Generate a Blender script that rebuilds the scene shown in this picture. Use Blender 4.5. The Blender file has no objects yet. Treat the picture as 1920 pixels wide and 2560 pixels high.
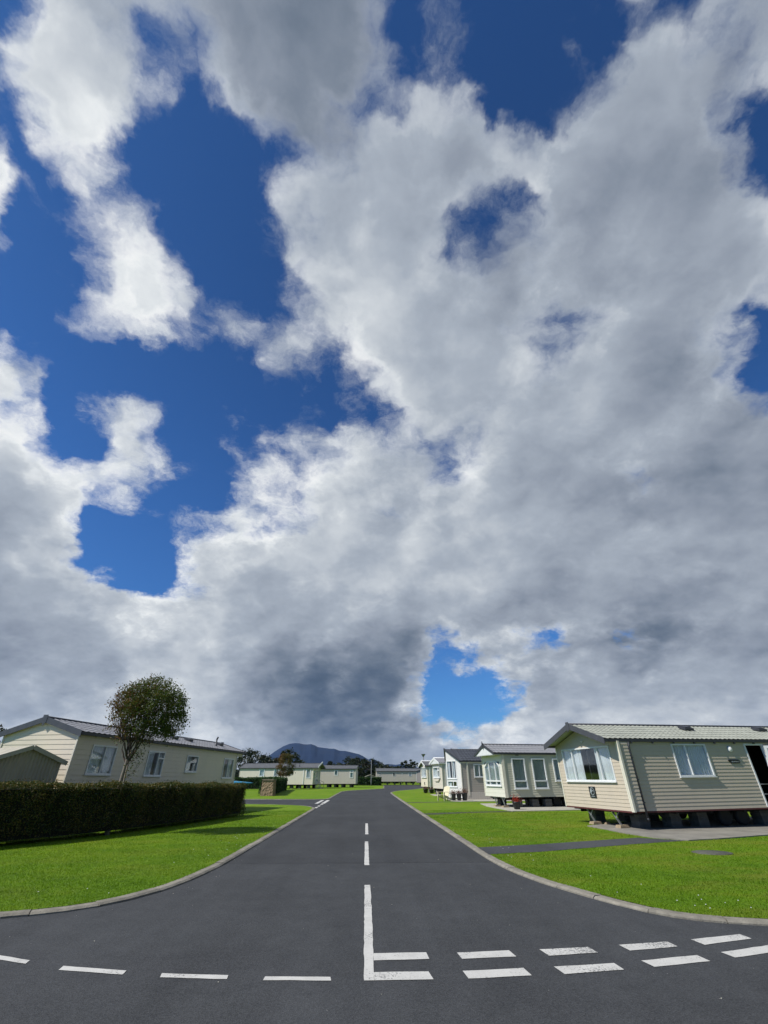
import bpy, bmesh, math, random
import numpy as np
from mathutils import Vector, Matrix
rad = math.radians
scene = bpy.context.scene
COL = scene.collection

# ------------------------------------------------------------------ render / view
scene.view_settings.view_transform = 'Standard'
scene.view_settings.look = 'None'
scene.view_settings.exposure = 0.0
scene.view_settings.gamma = 1.0

# ------------------------------------------------------------------ camera
EYE = 1.6
PITCH = math.atan(665 / 1086)
YAW = math.atan(43 * math.cos(PITCH) / 1086)
cd = bpy.data.cameras.new('camera')
cd.sensor_fit = 'VERTICAL'; cd.sensor_height = 36.0
cd.lens = 1086 / 2560 * 36.0
cd.clip_start = 0.05; cd.clip_end = 20000
cam = bpy.data.objects.new('camera', cd); COL.objects.link(cam)
cam.location = (0, 0, EYE)
cam.rotation_euler = (rad(90) + PITCH, 0, -YAW)
scene.camera = cam

# ------------------------------------------------------------------ node helpers
class NT:
    """small helper to write node trees compactly"""
    def __init__(self, tree):
        self.t = tree; self.n = tree.nodes; self.l = tree.links
    def new(self, typ, **kw):
        nd = self.n.new(typ)
        for k, v in kw.items(): setattr(nd, k, v)
        return nd
    def put(self, sock, val):
        if val is None: return
        if isinstance(val, bpy.types.NodeSocket): self.l.new(val, sock)
        else: sock.default_value = val
    def math(self, op, a, b=None, c=None, clamp=False):
        nd = self.new('ShaderNodeMath', operation=op, use_clamp=clamp)
        self.put(nd.inputs[0], a); self.put(nd.inputs[1], b); self.put(nd.inputs[2], c)
        return nd.outputs[0]
    def vmath(self, op, a, b=None, c=None):
        nd = self.new('ShaderNodeVectorMath', operation=op)
        self.put(nd.inputs[0], a); self.put(nd.inputs[1], b)
        if c is not None: self.put(nd.inputs[2], c)
        return nd.outputs['Value'] if op in ('DOT_PRODUCT', 'LENGTH', 'DISTANCE') else nd.outputs[0]
    def scale(self, a, s):
        nd = self.new('ShaderNodeVectorMath', operation='SCALE')
        self.put(nd.inputs[0], a); self.put(nd.inputs['Scale'], s)
        return nd.outputs[0]
    def noise(self, vec, scale, detail=4, rough=.5, dist=0, lac=2.0):
        nd = self.new('ShaderNodeTexNoise'); nd.noise_dimensions = '3D'
        self.put(nd.inputs['Vector'], vec); self.put(nd.inputs['Scale'], scale)
        self.put(nd.inputs['Detail'], detail); self.put(nd.inputs['Roughness'], rough)
        self.put(nd.inputs['Distortion'], dist); self.put(nd.inputs['Lacunarity'], lac)
        return nd
    def smooth(self, v, a, b, lo=0.0, hi=1.0, typ='SMOOTHSTEP'):
        nd = self.new('ShaderNodeMapRange', interpolation_type=typ)
        self.put(nd.inputs['Value'], v)
        for i, x in zip((1, 2, 3, 4), (a, b, lo, hi)): self.put(nd.inputs[i], x)
        return nd.outputs[0]
    def ramp(self, v, stops, interp='LINEAR'):
        nd = self.new('ShaderNodeValToRGB'); cr = nd.color_ramp; cr.interpolation = interp
        while len(cr.elements) < len(stops): cr.elements.new(0.5)
        for e, (p, c) in zip(cr.elements, stops): e.position = p
        for e, (p, c) in zip(cr.elements, stops): e.color = (c[0], c[1], c[2], 1)
        self.put(nd.inputs[0], v); return nd.outputs[0]
    def mix(self, f, a, b, blend='MIX'):
        nd = self.new('ShaderNodeMix', data_type='RGBA', blend_type=blend)
        self.put(nd.inputs[0], f)
        for s, v in ((nd.inputs[6], a), (nd.inputs[7], b)):
            if isinstance(v, (tuple, list)): v = (v[0], v[1], v[2], 1)
            self.put(s, v)
        return nd.outputs[2]
# ------------------------------------------------------------------ light: sun + world sky
SUN_EL = rad(46)
SUN_DIR = Vector((-math.cos(rad(22)) * math.cos(SUN_EL), -math.sin(rad(22)) * math.cos(SUN_EL), math.sin(SUN_EL)))
sd = bpy.data.lights.new('sun', 'SUN'); sd.energy = 4.6; sd.angle = rad(0.53); sd.color = (1.0, .955, .88)
sun = bpy.data.objects.new('sun', sd); COL.objects.link(sun)
sun.rotation_euler = SUN_DIR.to_track_quat('Z', 'Y').to_euler(); sun.location = SUN_DIR * 200

# cloud cover chart of the sky ahead of the camera: rows from low to high, columns from west to east
OP = [
    [99, 99, 99, 99, 99, 99, 99, 99, 99, 99, 99, 99, 99, 99, 99, 99, 99, 99, 99, 99, 99, 99, 99, 99, 99, 99, 99, 99, 99, 99, 99, 99],
    [99, 99, 99, 99, 99, 99, 99, 99, 99, 99, 99, 99, 99, 99, 99, 99, 99, 99, 99, 99, 99, 99, 99, 99, 99, 99, 99, 99, 99, 99, 99, 99],
    [99, 99, 99, 99, 99, 99, 99, 99, 99, 99, 99, 99, 99, 99, 99, 99, 99, 97, 89, 87, 92, 97, 99, 99, 99, 99, 99, 99, 99, 99, 99, 99],
    [99, 99, 99, 99, 99, 99, 99, 99, 99, 99, 99, 99, 99, 99, 99, 99, 99, 89, 59, 54, 72, 89, 99, 99, 99, 99, 99, 99, 99, 99, 99, 99],
    [99, 99, 99, 99, 99, 99, 99, 99, 99, 99, 99, 99, 99, 99, 99, 99, 99, 62, 30, 20, 27, 49, 99, 99, 99, 99, 99, 99, 99, 99, 99, 99],
    [99, 99, 99, 99, 99, 99, 99, 99, 99, 99, 99, 99, 99, 99, 99, 99, 99, 64, 30, 21, 30, 55, 99, 99, 94, 93, 96, 99, 99, 99, 99, 99],
    [99, 99, 99, 99, 99, 99, 99, 99, 99, 99, 99, 99, 99, 99, 99, 99, 99, 74, 36, 39, 60, 71, 76, 95, 86, 78, 87, 99, 99, 99, 99, 99],
    [99, 99, 99, 99, 99, 99, 99, 96, 96, 94, 96, 98, 99, 99, 99, 99, 99, 83, 46, 67, 94, 78, 41, 89, 81, 58, 77, 99, 99, 99, 99, 99],
    [99, 99, 99, 99, 99, 98, 94, 82, 83, 78, 85, 95, 99, 99, 99, 99, 99, 98, 96, 97, 99, 97, 94, 98, 97, 94, 96, 99, 99, 99, 99, 99],
    [99, 99, 99, 99, 99, 93, 56, 11, 11, 63, 91, 98, 99, 99, 99, 99, 99, 99, 99, 99, 99, 99, 99, 99, 99, 99, 99, 99, 99, 99, 99, 99],
    [99, 99, 99, 99, 92, 60, 14, 1, 14, 57, 74, 86, 88, 90, 99, 99, 99, 99, 99, 99, 99, 99, 99, 99, 99, 99, 99, 99, 99, 99, 99, 99],
    [99, 99, 99, 99, 96, 75, 7, 24, 17, 27, 43, 72, 70, 69, 99, 96, 85, 94, 98, 99, 99, 99, 99, 99, 99, 99, 99, 99, 99, 99, 99, 99],
    [99, 99, 99, 97, 88, 82, 45, 56, 33, 13, 17, 60, 56, 49, 92, 89, 73, 82, 86, 92, 97, 99, 99, 99, 98, 94, 98, 99, 99, 99, 99, 99],
    [99, 99, 99, 95, 68, 49, 62, 76, 55, 27, 8, 45, 56, 48, 75, 77, 82, 65, 47, 69, 91, 99, 99, 99, 92, 59, 95, 99, 99, 99, 99, 99],
    [86, 87, 88, 86, 57, 13, 11, 68, 44, 18, 12, 23, 53, 71, 66, 64, 56, 56, 54, 65, 89, 99, 99, 99, 97, 91, 99, 99, 99, 99, 99, 99],
    [63, 62, 61, 61, 76, 23, 59, 74, 60, 24, 18, 16, 25, 26, 12, 23, 43, 81, 81, 82, 94, 99, 95, 94, 99, 99, 99, 99, 99, 88, 82, 82],
    [97, 97, 98, 98, 67, 6, 13, 17, 17, 19, 16, 12, 26, 28, 17, 42, 68, 95, 95, 95, 93, 93, 94, 96, 99, 99, 99, 99, 84, 56, 45, 47],
    [67, 67, 68, 69, 30, 3, 9, 11, 17, 16, 17, 23, 42, 45, 33, 61, 91, 99, 99, 99, 90, 78, 86, 97, 99, 99, 98, 95, 57, 18, 9, 9],
    [7, 9, 10, 12, 6, 44, 57, 63, 71, 46, 38, 48, 44, 45, 63, 82, 99, 99, 99, 99, 83, 62, 68, 85, 96, 99, 97, 86, 50, 9, 1, 1],
    [0, 0, 0, 0, 0, 24, 56, 87, 98, 75, 44, 33, 24, 37, 82, 99, 99, 99, 96, 96, 74, 62, 54, 68, 89, 99, 99, 96, 75, 16, 11, 10],
    [0, 0, 0, 0, 0, 19, 52, 84, 90, 61, 23, 5, 15, 46, 81, 97, 98, 94, 80, 83, 88, 80, 86, 95, 99, 99, 99, 99, 94, 68, 66, 64],
    [39, 37, 35, 33, 7, 20, 47, 75, 67, 27, 3, 8, 34, 68, 86, 91, 97, 82, 46, 54, 85, 88, 96, 99, 99, 94, 93, 99, 98, 94, 93, 92],
    [84, 83, 81, 79, 25, 25, 54, 57, 34, 9, 0, 10, 38, 67, 83, 92, 99, 91, 53, 35, 66, 77, 87, 97, 99, 98, 98, 99, 99, 99, 99, 99],
    [92, 93, 93, 93, 40, 48, 70, 36, 6, 0, 0, 6, 36, 73, 92, 99, 99, 96, 83, 61, 37, 40, 90, 98, 99, 99, 99, 79, 56, 62, 65, 67],
    [61, 63, 65, 67, 38, 67, 76, 34, 5, 0, 0, 7, 31, 61, 85, 99, 99, 99, 97, 92, 78, 75, 97, 99, 99, 99, 95, 55, 16, 17, 19, 20],
    [24, 26, 27, 29, 34, 73, 95, 73, 26, 2, 5, 23, 62, 88, 79, 75, 92, 99, 93, 71, 64, 73, 91, 98, 99, 99, 96, 47, 6, 0, 0, 0],
    [37, 35, 33, 31, 54, 87, 97, 91, 46, 15, 34, 69, 94, 94, 66, 33, 44, 74, 65, 18, 23, 24, 48, 90, 98, 99, 95, 56, 28, 22, 19, 16],
    [42, 43, 44, 45, 74, 99, 95, 70, 29, 34, 73, 94, 99, 99, 88, 56, 37, 43, 26, 1, 3, 4, 36, 53, 96, 99, 80, 69, 68, 69, 69, 68],
    [33, 33, 33, 33, 65, 99, 97, 73, 29, 39, 84, 99, 99, 99, 98, 67, 31, 45, 35, 6, 0, 8, 46, 20, 78, 81, 62, 64, 74, 77, 77, 77],
    [33, 33, 33, 33, 62, 99, 94, 77, 55, 66, 93, 99, 99, 99, 99, 58, 9, 29, 38, 13, 0, 5, 25, 21, 59, 55, 55, 67, 77, 79, 79, 78],
    [33, 33, 33, 33, 59, 99, 94, 78, 56, 65, 93, 99, 99, 99, 99, 56, 5, 24, 36, 15, 0, 0, 5, 29, 65, 54, 33, 74, 86, 88, 88, 88],
    [33, 33, 33, 33, 56, 99, 95, 79, 56, 64, 93, 99, 99, 99, 99, 54, 5, 25, 35, 14, 0, 0, 6, 32, 64, 52, 36, 77, 87, 88, 88, 88],
]
BR = [
    [77, 77, 77, 77, 77, 77, 77, 75, 66, 76, 77, 63, 50, 44, 46, 54, 45, 52, 55, 64, 77, 77, 77, 77, 77, 77, 77, 77, 77, 77, 77, 77],
    [77, 77, 77, 77, 77, 77, 77, 75, 66, 76, 77, 63, 50, 44, 46, 54, 45, 52, 55, 65, 77, 77, 77, 77, 77, 77, 77, 77, 77, 77, 77, 77],
    [74, 74, 74, 76, 77, 77, 76, 73, 69, 76, 77, 61, 47, 40, 40, 46, 39, 49, 52, 62, 75, 77, 77, 75, 76, 76, 74, 74, 74, 74, 74, 74],
    [65, 65, 65, 71, 76, 76, 74, 68, 77, 77, 76, 56, 38, 29, 22, 22, 22, 39, 44, 55, 70, 77, 77, 68, 73, 71, 66, 66, 66, 66, 66, 66],
    [56, 56, 57, 57, 58, 58, 62, 75, 77, 77, 64, 44, 30, 23, 22, 22, 22, 40, 56, 68, 72, 67, 60, 65, 68, 67, 66, 66, 66, 66, 60, 58],
    [55, 55, 55, 55, 55, 55, 59, 77, 77, 77, 66, 48, 34, 26, 22, 23, 28, 41, 55, 69, 73, 63, 56, 65, 66, 62, 60, 62, 66, 66, 62, 61],
    [55, 55, 55, 55, 55, 56, 62, 77, 77, 77, 72, 57, 47, 44, 38, 35, 41, 44, 49, 61, 68, 63, 56, 62, 60, 52, 48, 52, 60, 63, 63, 63],
    [55, 55, 55, 55, 56, 60, 70, 77, 77, 77, 77, 65, 62, 66, 64, 57, 57, 49, 47, 53, 60, 62, 55, 55, 46, 38, 35, 39, 47, 55, 55, 55],
    [57, 56, 56, 56, 59, 69, 78, 77, 77, 77, 77, 70, 66, 66, 66, 66, 66, 65, 65, 65, 61, 56, 55, 55, 54, 53, 52, 53, 54, 55, 55, 55],
    [66, 66, 65, 65, 68, 78, 86, 77, 77, 85, 80, 70, 66, 69, 75, 75, 75, 75, 74, 74, 68, 60, 55, 55, 55, 55, 60, 59, 55, 55, 55, 55],
    [75, 75, 75, 75, 75, 77, 80, 77, 84, 87, 80, 75, 73, 75, 75, 70, 71, 77, 72, 75, 74, 67, 61, 61, 61, 60, 64, 63, 60, 60, 60, 60],
    [62, 62, 63, 65, 72, 84, 83, 83, 82, 82, 79, 80, 80, 77, 75, 70, 66, 72, 67, 74, 75, 70, 65, 62, 62, 60, 62, 63, 63, 63, 63, 64],
    [61, 61, 61, 62, 73, 83, 88, 88, 83, 78, 77, 83, 83, 77, 77, 75, 66, 66, 66, 74, 70, 65, 61, 55, 54, 46, 53, 54, 55, 55, 55, 55],
    [75, 75, 74, 74, 77, 77, 84, 88, 86, 79, 77, 83, 84, 78, 77, 75, 67, 66, 66, 74, 70, 60, 55, 55, 55, 54, 55, 47, 51, 55, 55, 55],
    [85, 85, 85, 85, 79, 77, 79, 87, 79, 77, 77, 83, 88, 83, 77, 77, 75, 66, 66, 67, 66, 60, 55, 55, 55, 55, 55, 46, 52, 55, 55, 55],
    [79, 79, 78, 79, 87, 77, 86, 88, 79, 77, 77, 77, 78, 78, 77, 77, 76, 66, 66, 66, 66, 64, 63, 60, 55, 55, 55, 51, 54, 55, 55, 55],
    [88, 88, 88, 88, 78, 77, 78, 78, 77, 77, 77, 77, 77, 77, 77, 77, 76, 73, 66, 66, 66, 66, 69, 67, 59, 54, 50, 50, 50, 54, 55, 55],
    [88, 88, 88, 88, 78, 77, 77, 77, 77, 77, 77, 77, 77, 77, 77, 77, 76, 71, 66, 66, 66, 63, 65, 67, 62, 53, 48, 47, 47, 53, 55, 55],
    [78, 78, 79, 79, 77, 77, 84, 85, 84, 84, 80, 77, 77, 79, 85, 86, 79, 66, 66, 66, 63, 54, 54, 59, 60, 55, 55, 55, 55, 55, 55, 55],
    [77, 77, 77, 77, 77, 77, 86, 88, 88, 88, 81, 74, 72, 77, 87, 93, 84, 69, 66, 66, 56, 48, 52, 55, 55, 55, 55, 55, 55, 55, 55, 55],
    [77, 77, 77, 77, 77, 77, 85, 88, 88, 85, 77, 69, 66, 69, 77, 85, 83, 75, 64, 62, 56, 55, 55, 55, 55, 55, 55, 55, 55, 55, 55, 55],
    [85, 84, 84, 84, 83, 78, 81, 86, 85, 77, 69, 66, 66, 66, 69, 75, 75, 72, 54, 44, 54, 55, 55, 55, 55, 55, 55, 55, 57, 63, 63, 63],
    [95, 95, 94, 94, 90, 84, 82, 83, 77, 69, 66, 66, 67, 67, 66, 66, 66, 64, 54, 44, 45, 54, 55, 55, 55, 55, 55, 58, 65, 73, 73, 72],
    [92, 93, 93, 93, 90, 91, 89, 81, 70, 66, 66, 66, 70, 71, 66, 66, 66, 66, 64, 54, 54, 55, 55, 55, 55, 55, 55, 57, 63, 71, 71, 72],
    [88, 88, 88, 88, 88, 95, 95, 85, 72, 66, 66, 65, 64, 64, 65, 66, 66, 64, 56, 56, 64, 63, 56, 55, 55, 55, 55, 55, 57, 61, 61, 62],
    [81, 82, 82, 83, 86, 92, 95, 91, 77, 68, 66, 59, 49, 44, 44, 53, 66, 66, 62, 55, 58, 58, 55, 61, 62, 57, 55, 55, 55, 55, 55, 55],
    [77, 77, 77, 77, 83, 88, 86, 85, 79, 75, 64, 49, 44, 44, 44, 45, 53, 66, 63, 53, 47, 48, 55, 65, 66, 62, 56, 55, 57, 59, 58, 58],
    [84, 83, 82, 82, 87, 90, 82, 75, 69, 64, 54, 44, 44, 44, 44, 44, 45, 48, 49, 46, 44, 45, 55, 60, 66, 66, 57, 55, 62, 66, 66, 66],
    [88, 88, 88, 88, 91, 90, 79, 70, 60, 55, 49, 44, 44, 44, 44, 44, 44, 44, 44, 44, 44, 46, 54, 50, 61, 62, 56, 55, 61, 63, 64, 64],
    [88, 88, 88, 88, 88, 83, 72, 66, 61, 55, 50, 44, 44, 44, 44, 40, 35, 39, 44, 44, 44, 45, 48, 45, 55, 51, 51, 55, 53, 53, 53, 54],
    [88, 88, 88, 88, 88, 83, 72, 66, 61, 55, 50, 44, 44, 44, 44, 39, 33, 37, 44, 44, 44, 44, 44, 46, 54, 44, 44, 54, 46, 44, 44, 44],
    [88, 88, 88, 88, 88, 84, 73, 66, 61, 55, 50, 44, 44, 44, 44, 39, 33, 38, 44, 44, 44, 44, 44, 46, 53, 44, 45, 55, 45, 44, 44, 44],
]

U0, U1, V0, V1 = -1.02, 1.02, -.80, 1.12
def build_world():
    w = bpy.data.worlds.new('World'); scene.world = w; w.use_nodes = True
    w.node_tree.nodes.clear(); T = NT(w.node_tree)
    d = T.new('ShaderNodeTexCoord').outputs['Generated']
    d = T.vmath('NORMALIZE', d)
    sep = T.new('ShaderNodeSeparateXYZ'); T.put(sep.inputs[0], d)
    dz = T.math('MAXIMUM', sep.outputs[2], 0.0)
    # coordinates on a cloud deck overhead, flattened towards the horizon
    den = T.math('MULTIPLY_ADD', dz, .72, .42)
    deck = T.vmath('DIVIDE', T.vmath('MULTIPLY', d, (1.0, 1.0, 1.3)), None); nd = deck.node
    cmb = T.new('ShaderNodeCombineXYZ')
    for i in range(3): T.put(cmb.inputs[i], den)
    T.put(nd.inputs[1], cmb.outputs[0])
    # domain warp
    w1 = T.noise(deck, 2.3, 5, .58)
    w2 = T.noise(deck, 9.0, 5, .6)
    wv = T.vmath('SUBTRACT', w1.outputs['Color'], (.5, .5, .5))
    wv2 = T.vmath('SUBTRACT', w2.outputs['Color'], (.5, .5, .5))
    amp = T.math('MULTIPLY_ADD', dz, .055, .028)
    dw = T.vmath('ADD', d, T.scale(wv, amp))
    dw = T.vmath('ADD', dw, T.scale(wv2, T.math('MULTIPLY', amp, 1.5)))
    dw = T.vmath('NORMALIZE', dw)
    # chart coordinates
    e = rad(36)
    C = (0, math.cos(e), math.sin(e)); R = (1, 0, 0); U = (0, -math.sin(e), math.cos(e))
    k = T.math('DIVIDE', 1.0, T.math('MAXIMUM', T.vmath('DOT_PRODUCT', dw, C), .12))
    u = T.math('MULTIPLY', T.vmath('DOT_PRODUCT', dw, R), k)
    v = T.math('MULTIPLY', T.vmath('DOT_PRODUCT', dw, U), k)
    uf = T.smooth(u, U0, U1, 0, 1, 'LINEAR')
    NV = len(OP)
    vf = T.math('MULTIPLY', T.smooth(v, V0, V1, 0, 1, 'LINEAR'), NV - 1)
    acc = None
    for j in range(NV):
        nu = len(OP[j])
        st = [(i / (nu - 1), (OP[j][i] / 99, BR[j][i] / 99, 0)) for i in range(nu)]
        col = T.ramp(uf, st, 'EASE')
        a = T.math('ABSOLUTE', T.math('SUBTRACT', vf, float(j)))
        wgt = T.smooth(a, 0, 1, 1, 0)
        t = T.scale(col, wgt)
        acc = t if acc is None else T.vmath('ADD', acc, t)
    sp = T.new('ShaderNodeSeparateXYZ'); T.put(sp.inputs[0], acc)
    op, br = sp.outputs[0], sp.outputs[1]
    # cloud detail
    n1 = T.noise(T.vmath('ADD', deck, T.scale(wv2, .10)), 5.2, 13, .66).outputs[0]
    off = T.vmath('ADD', deck, (-.045, -.015, .04))
    n3 = T.noise(T.vmath('ADD', deck, T.scale(wv2, .12)), 12.0, 9, .66).outputs[0]
    x = T.math('MULTIPLY_ADD', op, 1.46, -.22)
    x = T.math('ADD', x, T.math('MULTIPLY', T.math('SUBTRACT', n1, .5), 1.65))
    x = T.math('ADD', x, T.math('MULTIPLY', T.math('SUBTRACT', n3, .5), .75))
    back = T.smooth(T.vmath('DOT_PRODUCT', d, C), .12, .38)      # unseen sky behind the viewer: cloud thinned and darkened to cut fill light
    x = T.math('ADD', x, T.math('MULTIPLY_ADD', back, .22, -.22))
    alpha = T.smooth(x, T.smooth(dz, .2, .8, .30, .16), T.smooth(dz, .1, .8, .78, 1.02))
    dens = T.smooth(x, .5, 1.3)
    nb1 = T.noise(T.vmath('ADD', deck, T.scale(wv2, .05)), 4.4, 9, .54).outputs[0]
    nb2 = T.noise(T.vmath('ADD', off, T.scale(wv2, .05)), 4.4, 9, .54).outputs[0]
    rel = T.math('SUBTRACT', nb1, nb2)                      # lit side of each billow
    soft = T.smooth(dens, .1, 1.0, 1.0, .42, 'LINEAR')
    soft = T.math('MULTIPLY', soft, T.smooth(dz, .0, .45, 1.3, 1.0))      # lower cloud is seen side on: stronger modelling
    dt = T.math('ADD', T.math('MULTIPLY', rel, 1.25), T.math('MULTIPLY', T.math('SUBTRACT', n3, .5), .15))
    dt = T.math('ADD', dt, T.math('MULTIPLY', T.math('SUBTRACT', n1, .5), .16))
    dt = T.math('ADD', dt, T.math('MULTIPLY', T.math('SUBTRACT', nb1, .5), .25))
    b = T.math('MULTIPLY_ADD', dt, soft, br)
    big = T.noise(deck, 1.6, 3, .5).outputs[0]
    b = T.math('MULTIPLY_ADD', T.math('SUBTRACT', big, .5), .22, b)
    b = T.math('ADD', b, T.smooth(dens, 0, 1, .12, -.08, 'LINEAR'))
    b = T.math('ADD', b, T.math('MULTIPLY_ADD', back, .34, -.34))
    b = T.math('ADD', b, T.smooth(dz, .0, .20, .17, 0))
    cloud = T.ramp(b, CLOUDRAMP, 'LINEAR')
    # clear sky: physical sky, tuned
    sky = T.new('ShaderNodeTexSky'); sky.sky_type = 'NISHITA'; sky.sun_disc = False
    sky.sun_elevation = SUN_EL; sky.sun_rotation = math.atan2(SUN_DIR.x, SUN_DIR.y)
    sky.altitude = 20; sky.air_density = 1.0; sky.dust_density = .3; sky.ozone_density = 3.0
    skyc = T.scale(sky.outputs[0], .10)
    skyc = T.vmath('MULTIPLY', skyc, SKYTINT)
    skyc = T.scale(skyc, T.smooth(dz, .35, 1.0, 1.04, .80))
    fin = T.mix(alpha, skyc, cloud)
    # far air near the horizon below the cloud base
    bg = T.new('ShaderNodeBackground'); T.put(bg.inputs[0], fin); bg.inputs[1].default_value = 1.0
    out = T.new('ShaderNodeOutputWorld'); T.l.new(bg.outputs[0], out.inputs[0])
    w.cycles.sampling_method = 'MANUAL'; w.cycles.sample_map_resolution = 512
def lin(*c): return tuple(((x / 255) / 12.92 if x <= 10 else (((x / 255) + .055) / 1.055) ** 2.4) for x in c)
CLOUDRAMP = [(0.0, lin(68, 84, 104)), (.12, lin(84, 99, 119)), (.28, lin(112, 124, 140)), (.45, lin(144, 153, 167)),
             (.62, lin(168, 177, 189)), (.8, lin(204, 210, 216)), (.93, lin(232, 236, 238)), (1.0, lin(244, 246, 246))]
SKYTINT = (.30, .64, 1.06)
build_world()

# ------------------------------------------------------------------ mesh helpers
class MB:
    """collects faces, then links them as ONE mesh object"""
    def __init__(self): self.v = []; self.f = []; self.sm = []
    def add(self, vs, fs, smooth=False):
        b = len(self.v); self.v += [tuple(p) for p in vs]
        for f in fs: self.f.append([b + i for i in f]); self.sm.append(smooth)
    def quad(self, a, b, c, d, smooth=False): self.add([a, b, c, d], [(0, 1, 2, 3)], smooth)
    def frame_box(self, O, A, B, C):
        """box from corner O along vectors A, B, C"""
        O, A, B, C = map(Vector, (O, A, B, C))
        vs = [O, O + A, O + A + B, O + B, O + C, O + A + C, O + A + B + C, O + B + C]
        self.add(vs, [(0, 3, 2, 1), (4, 5, 6, 7), (0, 1, 5, 4), (1, 2, 6, 5), (2, 3, 7, 6), (3, 0, 4, 7)])
    def box(self, x0, x1, y0, y1, z0, z1):
        self.frame_box((x0, y0, z0), (x1 - x0, 0, 0), (0, y1 - y0, 0), (0, 0, z1 - z0))
    def beam(self, p, q, w, h, up=(0, 0, 1)):
        p, q = Vector(p), Vector(q); d = (q - p); n = d.normalized()
        s = n.cross(Vector(up))
        s = s.normalized() if s.length > 1e-4 else Vector((1, 0, 0))
        t = s.cross(n).normalized()
        self.frame_box(p - s * w / 2 - t * h / 2, d, s * w, t * h)
    def tube(self, pts, radii, n=8, caps=True):
        pts = [Vector(p) for p in pts]
        if not isinstance(radii, (list, tuple)): radii = [radii] * len(pts)
        b = len(self.v); prev = None
        for i, p in enumerate(pts):
            d = (pts[min(i + 1, len(pts) - 1)] - pts[max(i - 1, 0)]).normalized()
            s = d.cross(Vector((0, 0, 1)) if prev is None else prev)
            if s.length < 1e-3: s = d.cross(Vector((1, 0, 0)))
            s.normalize(); t = s.cross(d).normalized(); prev = t
            # keep frames consistent
            for k in range(n):
                a = 2 * math.pi * k / n
                self.v.append(tuple(p + (s * math.cos(a) + t * math.sin(a)) * radii[i]))
            prev = t
        for i in range(len(pts) - 1):
            for k in range(n):
                a, c = b + i * n + k, b + i * n + (k + 1) % n
                self.f.append([a, c, c + n, a + n]); self.sm.append(True)
        if caps:
            self.f.append([b + k for k in range(n)][::-1]); self.sm.append(False)
            e = b + (len(pts) - 1) * n
            self.f.append([e + k for k in range(n)]); self.sm.append(False)
    def lathe(self, prof, c=(0, 0, 0), n=20, axis='Z'):
        b = len(self.v); c = Vector(c)
        for r, z in prof:
            for k in range(n):
                a = 2 * math.pi * k / n
                p = (r * math.cos(a), r * math.sin(a), z)
                if axis == 'Y': p = (r * math.cos(a), z, r * math.sin(a))
                if axis == 'X': p = (z, r * math.cos(a), r * math.sin(a))
                self.v.append(tuple(c + Vector(p)))
        for i in range(len(prof) - 1):
            for k in range(n):
                a, d = b + i * n + k, b + i * n + (k + 1) % n
                self.f.append([a, d, d + n, a + n]); self.sm.append(True)
        self.f.append([b + k for k in range(n)][::-1]); self.sm.append(False)
        e = b + (len(prof) - 1) * n
        self.f.append([e + k for k in range(n)]); self.sm.append(False)
    def prism(self, poly, O, A, B, N):
        """polygon of (a, b) points in plane O + aA + bB, thickened by vector N"""
        O, A, B, N = map(Vector, (O, A, B, N))
        k = len(poly)
        vs = [O + A * a + B * b for a, b in poly] + [O + A * a + B * b + N for a, b in poly]
        fs = [tuple(range(k))[::-1], tuple(range(k, 2 * k))] + [(i, (i + 1) % k, (i + 1) % k + k, i + k) for i in range(k)]
        self.add(vs, fs)
    def build(self, name, mat, parent=None, label=None):
        me = bpy.data.meshes.new(name)
        me.from_pydata(self.v, [], self.f)
        me.polygons.foreach_set('use_smooth', self.sm)
        me.materials.append(mat); me.update()
        bm = bmesh.new(); bm.from_mesh(me); bmesh.ops.recalc_face_normals(bm, faces=bm.faces); bm.to_mesh(me); bm.free()
        o = bpy.data.objects.new(name, me); COL.objects.link(o)
        if parent is not None: o.parent = parent
        if label: o['label'] = label
        return o

def tag(o, label, cat, group=None, kind=None):
    if label: o['label'] = label
    if cat: o['category'] = cat
    if group: o['group'] = group
    if kind: o['kind'] = kind
    return o
def struct(o): o['kind'] = 'structure'; return o
def thing(name, loc, rz=0, label=None, cat=None, group=None):
    o = bpy.data.objects.new(name, None); COL.objects.link(o)
    o.empty_display_size = .2
    o.location = loc; o.rotation_euler = (0, 0, rz)
    return tag(o, label, cat, group)
def copy_thing(o, loc=None, rz=None, label=None, parent=None):
    c = o.copy(); COL.objects.link(c)
    if parent is not None: c.parent = parent
    for ch in [x for x in bpy.data.objects if x.parent == o]: copy_thing(ch, parent=c)
    if loc is not None: c.location = loc
    if rz is not None: c.rotation_euler = (0, 0, rz)
    if label: c['label'] = label
    return c
def raw_mesh(name, verts, faces, mat, parent=None, k=4, smooth=False):
    """fast mesh from numpy arrays; faces all with k corners"""
    me = bpy.data.meshes.new(name)
    nv, nf = len(verts), len(faces)
    me.vertices.add(nv); me.vertices.foreach_set('co', np.asarray(verts, np.float32).ravel())
    me.loops.add(nf * k); me.loops.foreach_set('vertex_index', np.asarray(faces, np.int32).ravel())
    me.polygons.add(nf); me.polygons.foreach_set('loop_start', np.arange(0, nf * k, k, dtype=np.int32))
    try: me.polygons.foreach_set('loop_total', np.full(nf, k, np.int32))
    except Exception: pass
    if smooth: me.polygons.foreach_set('use_smooth', np.ones(nf, bool))
    me.update(calc_edges=True); me.materials.append(mat)
    o = bpy.data.objects.new(name, me); COL.objects.link(o)
    if parent is not None: o.parent = parent
    return o

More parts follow.
